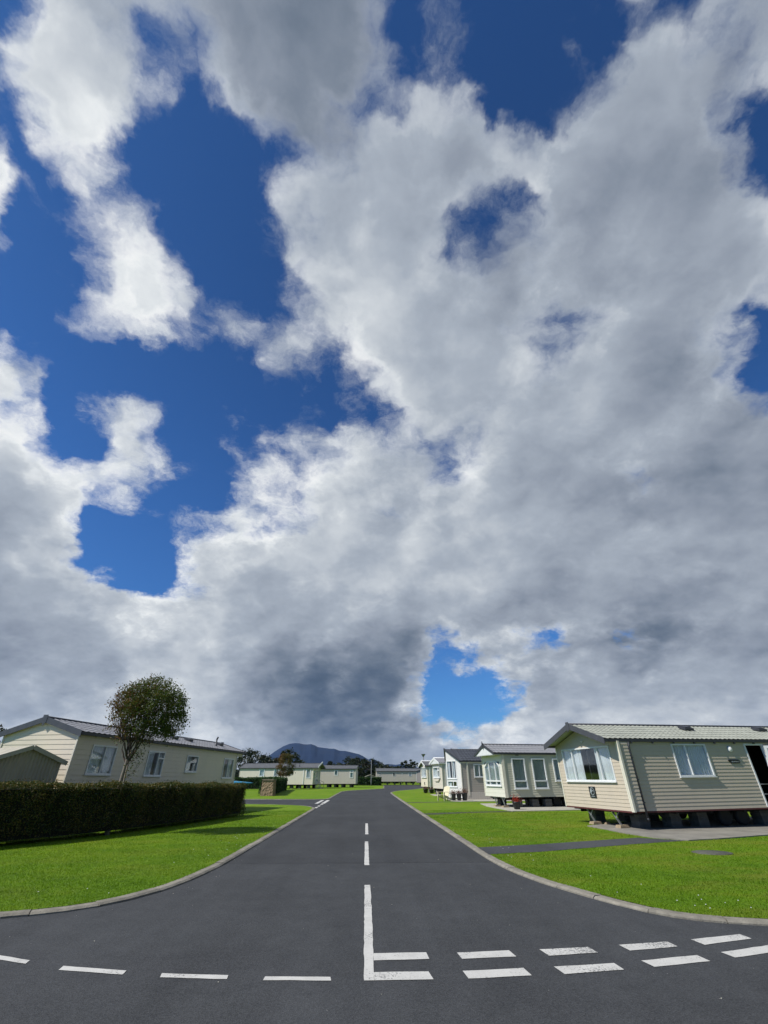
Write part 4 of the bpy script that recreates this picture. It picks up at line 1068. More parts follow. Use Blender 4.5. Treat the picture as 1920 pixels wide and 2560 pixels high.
mb = MB(); n = 46
for i in range(n):
    a = .15 + i * .2; mb.box(a, a + .175, -.035, -.012, .035, zb - .03)
mb.box(.12, 9.4, -.012, .01, .03, zb - .02); mb.build('skirting', M['pink'], v3)

# ---- fourth: pale, gabled, small canopy and boxed window
zb, zw, zr = .60, 2.92, 3.40
v4, fr, sd, bk = caravan((8.02, 53.7), TH, 9.5, 3.2, zb, zw, zr, 'pale', 'pale caravan with white gable canopy and boxed front window, fourth in the right-hand row', 'caravans in the row right of the road',
    tile='tile_lilac', of=.35, ob=.15, oe=.03, bargem='white', bargeh=.2, colp=.26, gutter='white',
    frontwin=[(.60, 2.75, 1.58, 2.62, dict(mull=[1.25], trans=[(.62, 1.25, 2.25)], curt=[(1.4, 2.7)], fw=.09, proud=.12))])
mb = MB(); mb.prism([(-.02, zw), (3.22, zw), (1.6, zr)], (-.33, 0, 0), (0, 1, 0), (0, 0, 1), (.03, 0, 0)); mb.box(-.32, -.03, 0, 3.2, zw - .05, zw - .002); mb.build('canopy_panel', M['white'], v4)
mb = MB(); mb.prism([(.75, 1.50), (2.6, 1.50), (2.2, 1.25), (1.15, 1.25)], (-.03, 0, 0), (0, 1, 0), (0, 0, 1), (-.1, 0, 0)); mb.build('window_shelf', M['pale'], v4)
mb = MB(); mb.box(.35, .47, -.06, -.02, .2, zw - .05); mb.build('downpipe', M['white'], v4)
# ---- fifth: cream yellow, white trimmed bay
v5, fr, sd, bk = caravan((7.75, 64.6), rad(8), 9.5, 3.4, zb, 2.88, 3.42, 'cream', 'yellowish cream caravan with narrow white-framed bay windows, fifth and farthest in the right-hand row', 'caravans in the row right of the road',
    tile='tile_grey', of=.35, ob=.15, oe=.04, bargem='white', bargeh=.18, colp=.26,
    frontwin=[(.4, 3.0, 1.62, 2.78, dict(mull=[1.1, 1.8, 2.4], curt=[(1.2, 2.3)], fw=.08, proud=.08))],
    sidewin=[(.9, 1.5, 1.6, 2.6, dict(curt=None, fw=.07))])
mb = MB(); mb.box(.25, .37, -.06, -.02, .45, 2.8); mb.build('downpipe', M['white'], v5)
mb = MB(); mb.prism([(1.45, 1.12), (1.75, 1.12), (1.75, .85), (1.6, .8), (1.45, .85)], (-.02, 0, 0), (0, 1, 0), (0, 0, 1), (-.02, 0, 0)); mb.build('badge', M['char'], v5)
for vv, nm, w_, lab in ((v4, 'pale gable-canopied', 3.2, 'pale gable-canopied caravan'), (v5, 'cream', 3.4, 'cream caravan at the far end of the right-hand row')):
    for xx in (.4, 1.9, 3.6, 5.6, 7.6):
        for yy in (.35, w_ - .45):
            p = local(vv, xx, yy); k += 1; pier((p.x, p.y, LZ + .0), zb - .12, k, 'stack of blocks carrying the ' + lab, 'block piers under the ' + lab).rotation_euler.z = TH

# ---- big cream caravan on the left, behind the hedge
zb, zw, zr = .70, 3.0, 3.46
v6, fr, sd, bk = caravan((-10.62, 18.3), rad(78), 12.75, 3.2, zb, zw, zr, 'cream', 'long cream caravan behind the clipped hedge on the left, with flue pipe on its roof', None, pitch=.16,
    tile='tile_lilac', of=.10, ob=.85, oe=.10, tilt=rad(-.35), bargem='slate', bargeh=.2, colp=.28, trimm='trim',
    sidewin=[(.82, 2.17, 1.68, 2.66, dict(mull=[1.55], curt=[(.86, 1.5), (1.7, 2.13)], fw=.05)),
             (4.22, 5.45, 1.66, 2.64, dict(mull=[5.0], trans=[(5.0, 5.43, 2.36)], curt=[(4.26, 4.8), (5.05, 5.4)], fw=.055)),
             (7.35, 8.42, 1.86, 2.60, dict(curt=[(7.4, 7.9)], cm='blind', fw=.055)),
             (11.2, 12.4, 1.62, 2.62, dict(mull=[11.75], curt=[(11.8, 12.3)], fw=.055))])
for a in (.95, 2.1, 9.9, 11.9):
    mb = MB(); sd.box(mb, a - .11, a + .11, .0, .04, 2.88, 2.94); mb.build('vent_cover', M['trim'], v6)
sl6 = (zr - zw) / 1.6
mb = MB(); yy = .62; z_ = zw + sl6 * yy; xx = 11.1
mb.lathe([(.10, 0), (.07, .10), (.045, .12), (.045, .40)], (xx, yy, z_), 12); mb.tube([(xx, yy, z_ + .40), (xx + .06, yy - .02, z_ + .52)], .05, 10); mb.lathe([(.12, -.01), (.12, .02), (.05, .05)], (xx, yy, z_ + .02), 12)
mb.build('flue', M['char'], v6)
for xx in (7.2, 8.6, 12.0):
    mb = MB(); yy = .9; z_ = zw + sl6 * yy + .09; mb.frame_box((xx - .2, yy - .16, z_ - .05), (.4, 0, 0), (0, .32, .32 * sl6), (0, -.02, .10)); mb.build('roof_vent', M['char'], v6)
mb = MB(); mb.box(12.75, 13.5, .02, .10, zw - .22, zw - .02); mb.build('porch_beam', M['cream'], v6)
for xx in (1.0, 4.0, 7.0, 10.0, 12.3):
    for yy in (.5, 2.6):
        p = local(v6, xx, yy); k += 1; pier((p.x, p.y, LZ), zb - .2, k, 'stack of blocks under the long cream caravan on the left', 'block piers under the left caravan').rotation_euler.z = rad(78)

# ---- far left pair beyond the side lane
zb, zw, zr = .62, 3.05, 3.72
th7 = rad(-13); L7 = 13.6
ox, oy = -9.25 - L7 * math.cos(th7), 87.5 - L7 * math.sin(th7)
v7, fr, sd, bk = caravan((ox, oy), th7, L7, 3.9, zb, zw, zr, 'ivory', 'long ivory caravan with French doors in its gable end, behind the small autumn tree', 'caravans beyond the side lane',
    tile='tile_grey', of=.2, ob=.9, oe=.12, bargem='slate', bargeh=.16, far=True,
    sidewin=[(3.7, 4.7, 1.75, 3.0 - .02, dict(curt=[(3.7, 4.7)], fw=.13, proud=.05, sill=False)), (6.4, 7.3, 1.75, 2.98, dict(curt=[(6.4, 7.3)], fw=.12, proud=.05, sill=False)),
             (8.75, 9.75, 2.0, 2.95, dict(curt=None, fw=.12, proud=.05, sill=False)), (12.35, 13.2, 1.5, 2.98, dict(curt=[(12.4, 13.1)], fw=.12, proud=.05, sill=False))],
    backwin=[(1.35, 2.75, zb + .1, 2.75, dict(mull=[2.05], trans=[(1.4, 2.7, 1.55)], curt=[(1.4, 2.7)], cm='curtain2', fw=.14, sill=False, name='french_door')),
             (.35, .95, 1.5, 2.7, dict(curt=[(.4, .9)], cm='curtain2', fw=.09, sill=False)), (3.1, 3.6, 1.5, 2.7, dict(curt=[(3.1, 3.6)], cm='curtain2', fw=.09, sill=False))])
mb = MB(); sd.beam(mb, (11.95, zb), (11.95, zw), .11, .06, .02); mb.build('downpipe', M['white'], v7)
mb = MB(); A = Vector((L7 + .95, -.25, zw - .02)); B = Vector((L7 + .95, 1.95, zr + .12)); mb.frame_box(A, B - A, (.05, 0, 0), (0, 0, .22)); mb.build('white_verge', M['white'], v7)
mb = MB(); mb.prism([(-.03, -.3), (.03, -.3), (.03, .35), (-.03, .35)], (10.9, .4, zw + .45), (1, 0, 0), (0, 0, 1), (0, .06, 0)); mb.prism([(-.15, -.3), (.15, -.3), (.05, -.05), (-.05, -.05)], (10.9, .38, zw + .42), (1, 0, 0), (0, 0, 1), (0, .1, 0)); mb.build('flue', M['char'], v7)
# steps at the french doors
mb = MB(); base = local(v7, L7 + .15, 2.05)
for i in range(3): mb.box(.02, .35 + i * .30, -.95, .95, .44 - i * .2, .50 - i * .2)
for yy in (-.95, .95):
    for xx in (.1, .9): mb.box(xx, xx + .05, yy - .03, yy + .03, 0, 1.25 if xx < .5 else .9)
    mb.beam((.1, yy, 1.25), (.95, yy, .9), .05, .05)
st = mb.build('step', M['steel']); st.location = (base.x, base.y, LZ); st.rotation_euler.z = th7
tag(st, 'small metal steps with handrails at the French doors of the long ivory caravan', 'steps')
for xx in (1, 3, 5, 7, 8.6, 9.8, 11.2, 12.8):
    for yy in (.5, 3.2):
        p = local(v7, xx, yy); k += 1; pier((p.x, p.y, LZ), zb - .12, k, 'dark block stack under the long ivory caravan', 'block piers under the long ivory caravan').rotation_euler.z = th7
th8 = rad(-6); L8 = 9.5; zb, zw, zr = .62, 3.08, 3.62
ox, oy = -2.2 - L8 * math.cos(th8), 98 - L8 * math.sin(th8)
v8, fr, sd, bk = caravan((ox, oy), th8, L8, 3.6, zb, zw, zr, 'pink', 'pinkish beige caravan half hidden behind the long ivory one', 'caravans beyond the side lane',
    tile='tile_grey', of=.2, ob=.25, oe=.12, bargem='slate', bargeh=.14, far=True,
    sidewin=[(5.35, 6.1, 1.95, 2.85, dict(curt=[(5.4, 6.0)], cm='curtain2', fw=.12, proud=.05, sill=False)), (8.4, 9.1, 1.55, 2.9, dict(trans=[(8.45, 9.05, 2.5)], curt=[(8.5, 9.0)], cm='curtain2', fw=.12, proud=.05, sill=False))])
for xx in (4.2, 5.6, 7.0, 8.6):
    for yy in (.5, 3.0):
        p = local(v8, xx, yy); k += 1; pier((p.x, p.y, LZ), zb - .12, k, 'dark block stack under the pinkish beige caravan', 'block piers under the pinkish beige caravan').rotation_euler.z = th8
# ---- distant caravan across the end of the road
zb, zw, zr = .75, 3.15, 3.75; L9 = 13.0
v9, fr, sd, bk = caravan((2.6, 138), rad(1), L9, 3.6, zb, zw, zr, 'pink', 'long pale caravan standing crosswise beyond the end of the road, behind the far lawn', None,
    tile='tile_grey', of=.15, ob=.15, oe=.15, bargem='slate', bargeh=.14, far=True,
    sidewin=[(.7, 1.25, 2.3, 2.85, dict(fw=.1, proud=.05, sill=False)), (4.45, 5.1, 1.95, 2.85, dict(fw=.1, proud=.05, sill=False)),
             (8.8, 9.6, 1.95, 2.9, dict(curt=[(8.8, 9.6)], fw=.1, proud=.05, sill=False)), (11.2, 12.0, 1.2, 2.9, dict(trans=[(11.3, 11.9, 2.0)], curt=[(11.3, 12)], fw=.12, proud=.05, sill=False))])
mb = MB(); sd.box(mb, 10.9, 11.02, .02, .06, zb, zw); sd.box(mb, 6.9, 7.15, .02, .05, 2.4, 2.65); mb.build('white_trim', M['white'], v9)
for xx in (1, 3, 5, 6.6, 8.2, 10, 12):
    p = local(v9, xx, .6); k += 1; pier((p.x, p.y, LZ), zb - .12, k, 'dark block stack under the distant crosswise caravan', 'block piers under the distant caravan')
# right neighbour of the distant caravan: grey end wall seen past it
v10, fr, sd, bk = caravan((16.2, 128), rad(80), 7, 3.6, .6, 3.0, 3.5, 'mauve', 'grey caravan end standing behind the farthest of the right-hand row', None, tile='tile_grey', of=.15, ob=.15, oe=.15, bargem='slate', bargeh=.14, far=True)
for xx in (1, 4): p = local(v10, xx, .6); k += 1; pier((p.x, p.y, LZ), .48, k, 'dark block stack under the grey caravan end', 'block piers under the grey caravan')

# ------------------------------------------------------------------ foliage helpers
def leaf_quads(C, size, rng, flat=0.0, aspect=.55):
    """C: n x 3 leaf centres, size: n -> verts, faces of small folded leaves"""
    n = len(C)
    d = rng.normal(size=(n, 3)); d[:, 2] *= (1 - flat); d /= np.linalg.norm(d, axis=1)[:, None]
    e = rng.normal(size=(n, 3)); e -= (e * d).sum(1)[:, None] * d; e /= np.linalg.norm(e, axis=1)[:, None]
    nn = np.cross(d, e); s = size[:, None]
    V = np.empty((n, 4, 3), np.float32)
    V[:, 0] = C - d * s * .5; V[:, 1] = C + e * s * aspect * .5 + nn * s * .10; V[:, 2] = C + d * s * .5; V[:, 3] = C - e * s * aspect * .5 + nn * s * .10
    return V.reshape(-1, 3), np.arange(n * 4).reshape(-1, 4)

def hedge(name, base, width, h0, h1, n, leaf, mat, label, seed, group=None, side=1, rough=.05):
    """clipped hedge: base = near-face foot line; thickness goes to the 'side'"""
    rg = np.random.default_rng(seed)
    line = smooth_line(base, .5); back = offset(line, side * width)
    root = thing(name, (line[0][0], line[0][1], LZ), 0, label, 'hedge', group)
    L = len(line); seg = [math.dist(line[i], line[i + 1]) for i in range(L - 1)]; tot = sum(seg)
    cum = np.concatenate([[0], np.cumsum(seg)])
    A = np.array(line); B = np.array(back)
    # core
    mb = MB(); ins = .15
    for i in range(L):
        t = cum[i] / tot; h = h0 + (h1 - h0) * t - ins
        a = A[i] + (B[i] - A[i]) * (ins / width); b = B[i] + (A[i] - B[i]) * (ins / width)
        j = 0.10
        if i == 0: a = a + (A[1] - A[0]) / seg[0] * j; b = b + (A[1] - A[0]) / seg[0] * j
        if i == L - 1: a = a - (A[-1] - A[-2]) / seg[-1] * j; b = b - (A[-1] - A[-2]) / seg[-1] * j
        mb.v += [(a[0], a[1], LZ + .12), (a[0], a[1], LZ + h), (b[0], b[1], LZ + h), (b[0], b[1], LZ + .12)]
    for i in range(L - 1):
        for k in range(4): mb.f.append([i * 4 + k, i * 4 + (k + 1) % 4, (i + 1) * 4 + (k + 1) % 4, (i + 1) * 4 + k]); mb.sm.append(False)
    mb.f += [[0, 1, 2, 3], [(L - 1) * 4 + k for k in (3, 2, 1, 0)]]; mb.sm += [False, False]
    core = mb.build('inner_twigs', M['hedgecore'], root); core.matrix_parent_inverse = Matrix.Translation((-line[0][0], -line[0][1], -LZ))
    # leaves: near face, top, far face, ends
    areas = np.array([tot * h0, tot * width, tot * h0 * .5, width * h0, width * h0]); cnt = (n * areas / areas.sum()).astype(int)
    P = []
    def bump_(s, z): return rough * (np.sin(s * 2.1 + np.sin(z * 5)) + .6 * np.sin(s * 5.3 + z * 3.1 + 1) + .5 * np.sin(s * 11.7 - z * 7))
    def along(s):
        idx = np.clip(np.searchsorted(cum, s) - 1, 0, L - 2); t = ((s - cum[idx]) / np.array(seg)[idx])[:, None]
        return A[idx] * (1 - t) + A[idx + 1] * t, B[idx] * (1 - t) + B[idx + 1] * t
    for kind, m in enumerate(cnt):
        s = rg.random(m) * tot; u = rg.random(m); dep = np.abs(rg.normal(size=m)) * .07
        if kind in (0, 2):
            a, b = along(s); hh = h0 + (h1 - h0) * s / tot; z = hh * (1 - u ** 1.15 * .97)
            o = bump_(s, z) - dep - .13 * np.clip((z - hh + .24) / .24, 0, 1) ** 2
            # sparser towards the foot
            keep = (z / hh > .16) | (rg.random(m) < .35)
            src, dst = (a, b) if kind == 0 else (b, a)
            q = src + (src - dst) / width * o[:, None]; p = np.column_stack([q, z])[keep]
        elif kind == 1:
            a, b = along(s); hh = h0 + (h1 - h0) * s / tot; q = a + (b - a) * u[:, None]; z = hh - .05 * (np.abs(u - .5) * 2) ** 4 + bump_(s, u * width) * .8 - dep + (rg.random(m) < .04) * rg.random(m) * .12
            p = np.column_stack([q, z])
        else:
            i0 = 0 if kind == 3 else L - 1; hh = h0 if kind == 3 else h1; z = hh * (1 - rg.random(m)); q = A[i0] + (B[i0] - A[i0]) * u[:, None]
            dr = (A[1] - A[0]) / seg[0] if kind == 3 else (A[-2] - A[-1]) / seg[-1]
            q = q + dr * (dep - bump_(u * 3, z))[:, None]; p = np.column_stack([q, z])
        P.append(p)
    P = np.concatenate(P); P[:, 2] += LZ
    V, F_ = leaf_quads(P, leaf * rg.uniform(.7, 1.3, len(P)), rg)
    V -= np.array([line[0][0], line[0][1], LZ], np.float32)
    raw_mesh('foliage', V, F_, M[mat], root)
    return root

hedge('hedge', [(-13.4, 9.6), (-11.6, 11.9), (-9.75, 14.5), (-8.35, 16.8), (-7.35, 19.8), (-6.55, 22.8), (-5.9, 25.75)], 1.15, 1.50, 1.32, 120000, .045, 'leaf_hedge',
      'long dark clipped hedge along the left lawn, brownish on top', 3)
hedge('hedge', [(-9.65, 54.3), (-12.2, 79.0)], 1.6, 1.60, 1.55, 12000, .16, 'leaf_hedge2', 'dark green hedge running back from the stone pillar', 4)
hedge('hedge', [(-30, 79.0), (-20, 79.5), (-12.6, 79.8)], 1.4, 1.62, 1.62, 7000, .18, 'leaf_hedge2', 'green hedge in front of the long ivory caravan', 5)
hedge('hedge', [(-3.3, 122.0), (1.0, 122.2), (3.5, 122.5)], 1.8, 1.75, 1.7, 3500, .22, 'leaf_hedge2', 'low dark hedge on the far lawn beside the road end', 6)

# ------------------------------------------------------------------ trees
def grow(mb, p, d, r, L, depth, rnd, tips, spread=.42, up=.18, segs=4, splits=(2, 3), taper=.62, sides=6, twist=.18):
    pts = [p]; rad_ = [r]; q = Vector(p); dd = Vector(d).normalized()
    for i in range(segs):
        dd = (dd + Vector((rnd.gauss(0, twist), rnd.gauss(0, twist), rnd.gauss(0, twist * .6) + up * .4))).normalized()
        q = q + dd * (L / segs); pts.append(tuple(q)); rad_.append(r * (1 - (1 - taper) * (i + 1) / segs))
    mb.tube(pts, rad_, sides if depth > 1 else 4, caps=False)
    if depth <= 0: tips.append((tuple(q), tuple(dd), L)); return
    for pt in pts[2:]: tips.append((pt, tuple(dd), L * .6)) if depth <= 2 else None
    n = rnd.randint(*splits); a0 = rnd.uniform(0, 6.28)
    s = dd.cross(Vector((.3, .2, 1))).normalized(); t = dd.cross(s)
    for k in range(n):
        a = a0 + 6.28 * k / n + rnd.uniform(-.4, .4); sp = spread * rnd.uniform(.7, 1.3)
        nd = dd * math.cos(sp) + (s * math.cos(a) + t * math.sin(a)) * math.sin(sp)
        grow(mb, tuple(q), nd, rad_[-1] * rnd.uniform(.72, .9), L * rnd.uniform(.70, .92), depth - 1, rnd, tips, spread, up, segs, splits, taper, sides, twist)

# lollipop-clipped rowan rising out of the hedge
def main_tree():
    rnd = random.Random(21); rg = np.random.default_rng(21)
    root = thing('tree', (-8.30, 17.55, LZ), 0, 'round-crowned tree with reddish green leaves growing out of the long clipped hedge', 'tree')
    tk = MB(); br = MB(); tips = []
    base = Vector((0, 0, 0)); fork = Vector((.02, 0, 2.25))
    tk.tube([(0, 0, -.05), (.0, .02, .5), (-.015, .0, 1.1), (.0, .01, 1.7), (.03, 0, 2.2), (.05, 0, 2.4)], [.085, .068, .06, .056, .054, .04], 12)
    tk.tube([(.04, -.02, .95), (.13, -.05, 1.35), (.10, -.02, 1.8), (.06, 0, 2.15)], [.028, .028, .026, .022], 8)
    tk.build('trunk', M['bark'], root)
    C = Vector((.35, 0, 3.60)); RX, RY, RZ = 1.22, 1.22, 1.09
    def inside(p, k=1.0): return ((p[0] - C.x) / RX) ** 2 + ((p[1] - C.y) / RY) ** 2 + ((p[2] - C.z) / RZ) ** 2 < k * k
    for i in range(13):
        a = i / 13 * 6.28 + rnd.uniform(-.2, .2); el = rnd.uniform(.55, 1.35)
        d = Vector((math.cos(a) * math.cos(el), math.sin(a) * math.cos(el), math.sin(el)))
        grow(br, tuple(fork + Vector((rnd.uniform(-.03, .05), rnd.uniform(-.03, .03), rnd.uniform(-.35, .15)))), d, .032, .62, 3, rnd, tips, .36, .35, 4, (2, 3), .7, 5, .16)
    # low wispy shoots on the road side
    for z0, dx, n_ in ((1.75, .5, 2), (1.5, .4, 1)):
        grow(br, (.05, -.02, z0), Vector((dx, -.1, .35)), .012, .45, n_, rnd, tips, .5, .2, 4, (2, 2), .6, 4, .2)
    # clip branches: drop vertices far outside by pulling them to the crown surface
    for i, p in enumerate(br.v):
        q = Vector(p) - C; k = math.sqrt((q.x / RX) ** 2 + (q.y / RY) ** 2 + (q.z / RZ) ** 2)
        if k > 1.0 and p[2] > 2.5: br.v[i] = tuple(C + q / k * min(1.0 + (k - 1) * .12, 1.1))
    br.build('branches', M['twig'], root)
    pts = []
    T_ = [t for t in tips if inside(t[0], 1.25) or t[0][2] < 2.5]
    for (p, d, l) in T_:
        q = Vector(p) - C; k = math.sqrt((q.x / RX) ** 2 + (q.y / RY) ** 2 + (q.z / RZ) ** 2)
        if k > 1 and p[2] > 2.5: p = C + q / k
        n_ = 14 if k > .55 else 5
        if q.x < -.35 and q.z < .25: n_ = int(n_ * .45)
        if q.x > .25: n_ = int(n_ * 1.35)
        for _ in range(n_): pts.append((p[0] + rnd.gauss(0, .10), p[1] + rnd.gauss(0, .10), p[2] + rnd.gauss(0, .10)))
    # dense outer shell of clumps, thinner low on the left
    for _ in range(820):
        v = rg.normal(size=3); v /= np.linalg.norm(v)
        if v[2] < -.8: continue
        if v[0] < -.2 and v[2] < .1 and rg.random() < .62: continue
        if v[2] < -.15 and v[0] < .3 and rg.random() < .5: continue
        k = rg.uniform(.60, 1.04) if rg.random() < .93 else rg.uniform(1.0, 1.09); c = np.array([C.x + v[0] * RX * k, v[1] * RY * k, C.z + v[2] * RZ * k])
        m_ = rg.integers(18, 50); sp = rg.uniform(.06, .12)
        for q in c + rg.normal(size=(m_, 3)) * sp: pts.append(tuple(q))
    # a few shoots poking out of the top
    for _ in range(60):
        a = rg.uniform(0, 6.28); e = rg.uniform(.35, 1.5); k = 1.0
        v = np.array([math.cos(a) * math.cos(e), math.sin(a) * math.cos(e), math.sin(e)])
        for t in np.linspace(1.0, rg.uniform(1.06, 1.2), 7): pts.append(tuple(np.array([C.x, 0, C.z]) + v * np.array([RX, RY, RZ]) * t + rg.normal(size=3) * .02))
    P = np.array(pts); V, F_ = leaf_quads(P, .072 * rg.uniform(.6, 1.35, len(P)), rg, .2, .45)
    raw_mesh('leaves', V, F_, M['leaf_tree'], root)
main_tree()

def bushy(name, loc, h, rw, mat, label, seed, cat='tree', group=None, shape='round', leaf=.3, n=1800, trunk_r=.18, gaps=.0, lowest=.25):
    """tree built of leaf clumps on limbs, outline uneven"""
    rg = np.random.default_rng(seed); rnd = random.Random(seed)
    root = thing(name, (loc[0], loc[1], LZ - .02), 0, label, cat, group)
    t = MB(); t.tube([(0, 0, -.3), (rnd.uniform(-.1, .1), 0, h * .4), (rnd.uniform(-.2, .2), 0, h * .85)], [trunk_r, trunk_r * .7, trunk_r * .15], 7)
    lim = []
    for i in range(11):
        z = h * rnd.uniform(lowest, .8); a = rnd.uniform(0, 6.28); rr = rw * rnd.uniform(.5, .95) * (1 - .4 * z / h if shape == 'cone' else 1)
        e = (math.cos(a) * rr, math.sin(a) * rr, z + rr * rnd.uniform(.1, .6)); t.tube([(0, 0, z), (e[0] * .5, e[1] * .5, z + .3 * (e[2] - z)), e], [trunk_r * .4, trunk_r * .25, .02], 5, caps=False)
        lim.append(e)
    t.build('trunk', M['twig'], root)
    P = []
    nc = max(12, n // 45)
    for i in range(nc):
        a = rg.uniform(0, 6.28); u = rg.random()
        if shape == 'cone': z = h * (lowest + (1 - lowest) * u ** .9); rr = rw * (1 - (z / h - lowest) / (1 - lowest)) ** .8 * math.sqrt(rg.uniform(.25, 1)) + .1
        elif shape == 'ragged': z = h * (lowest + (1 - lowest) * u); rr = rw * (math.sin(math.pi * (.15 + .8 * u)) ** .6) * math.sqrt(rg.uniform(.2, 1.15)) * rg.uniform(.7, 1.1)
        else: z = h * (lowest + (1 - lowest) * u); rr = rw * math.sin(math.pi * (.12 + .83 * u)) ** .5 * math.sqrt(rg.uniform(.3, 1.05))
        c = np.array([math.cos(a) * rr, math.sin(a) * rr, z]); sp = rw * rg.uniform(.09, .2)
        P.append(c + rg.normal(size=(45, 3)) * sp * np.array([1, 1, .6]))
    P = np.concatenate(P); P = P[P[:, 2] > h * lowest * .5]
    V, F_ = leaf_quads(P, leaf * rg.uniform(.5, 1.3, len(P)), rg, 0, .6)
    raw_mesh('crown', V, F_, M[mat], root)
    return root
def atx(px, Y): return (px - 917) / 1274 * Y
bushy('tree', (atx(712, 81), 81), 4.8, 1.4, 'leaf_autumn', 'small tree with thin rusty and olive leaves before the long ivory caravan', 31, leaf=.17, n=5200, trunk_r=.05, lowest=.40, shape='round')
# dark trees behind the caravans
for i, (px, Y, h, rw, shp, lab) in enumerate([
    (606, 120, 7.4, 3.4, 'ragged', 'tall ragged dark tree just right of the long left caravan roof end'),
    (636, 125, 7.2, 3.2, 'round', 'dark tree second from the left behind the long ivory caravan'),
    (660, 128, 6.1, 2.6, 'round', 'low dark rounded tree between the taller trees behind the ivory caravan'),
    (684, 128, 5.6, 2.6, 'round', 'lowest dark tree just left of the twin-topped conifer'),
    (703, 122, 7.0, 1.5, 'cone', 'slender dark conifer beside the tallest conifer, behind the autumn tree'),
    (722, 122, 7.5, 2.5, 'ragged', 'tallest dark conifer rising behind the small autumn tree'),
    (747, 128, 5.2, 2.4, 'round', 'small dark tree right of the tallest conifer, above the grey roof'),
    (823, 150, 5.6, 1.6, 'cone', 'small pointed dark tree above the gable of the ivory caravan'),
    ]):
    bushy('tree', (atx(px, Y), Y), h, rw, 'leaf_dark', lab, 40 + i, group=None, shape=shp, leaf=.42, n=2600, lowest=.08)
rnd = random.Random(9)
def h_at(px):
    prof = [(-60, 10), (0, 9.0), (560, 7.5), (600, 8), (760, 5.5), (838, 6.5), (856, 8.5), (880, 9.8), (905, 9.6), (930, 8.8), (950, 7.2), (985, 6.2), (1010, 6.5), (1032, 8.0), (1055, 6.8), (1090, 6), (1900, 7)]
    for (a, b), (c, d) in zip(prof, prof[1:]):
        if a <= px <= c: return b + (d - b) * (px - a) / (c - a)
    return 6
for i, px in enumerate([770, 792, 840, 852, 864, 876, 888, 900, 912, 924, 936, 948, 960, 974, 988, 1002]):
    Y = 168 + rnd.uniform(-4, 8)
    bushy('tree', (atx(px, Y), Y), h_at(px) * .72 * rnd.uniform(.98, 1.1), 2.6, 'leaf_dark', 'dark tree in the belt of trees beyond the far caravans', 70 + i, group='dark tree belt beyond the far caravans', shape='round', leaf=.5, n=1500, lowest=.03)
for i, px in enumerate([1006, 1014, 1022, 1029, 1036, 1044, 1052, 1060]):
    Y = 172 + rnd.uniform(-3, 6)
    bushy('conifer', (atx(px, Y), Y), h_at(px) * rnd.uniform(.92, 1.15) * .86, 1.25, 'leaf_dark', 'small pointed conifer in the far group beside the lamp post', 95 + i, group='far conifers beside the lamp post', shape='cone', leaf=.4, n=900, lowest=.03)
bushy('tree', (atx(-8, 34), 34), 4.4, 1.6, 'leaf_dark', 'dark shrubby tree at the left edge behind the long cream caravan', 120, leaf=.2, n=2200, lowest=.05)

# distant wood closing the view behind everything, seen between the caravans
def far_wood():
    rg = np.random.default_rng(77); P = []
    for i in range(520):
        x = rg.uniform(-420, 420); y = 330 + rg.uniform(-12, 25); 
        h = 5.5 + 1.2 * math.sin(x * .05) + rg.uniform(-1, 1)
        if abs(x - 4) < 50: h *= .8
        m_ = 60; c = np.column_stack([x + rg.normal(size=m_) * 2.3, y + rg.normal(size=m_) * 2, rg.random(m_) ** .8 * h])
        P.append(c)
    P = np.concatenate(P); V, F_ = leaf_quads(P, rg.uniform(.8, 1.8, len(P)), rg, 0, .8)
    o = raw_mesh('far_wood', V, F_, M['leaf_dark']); tag(o, 'far-off dark wood closing the fields beyond the caravan park', 'wood', kind='stuff')
far_wood()

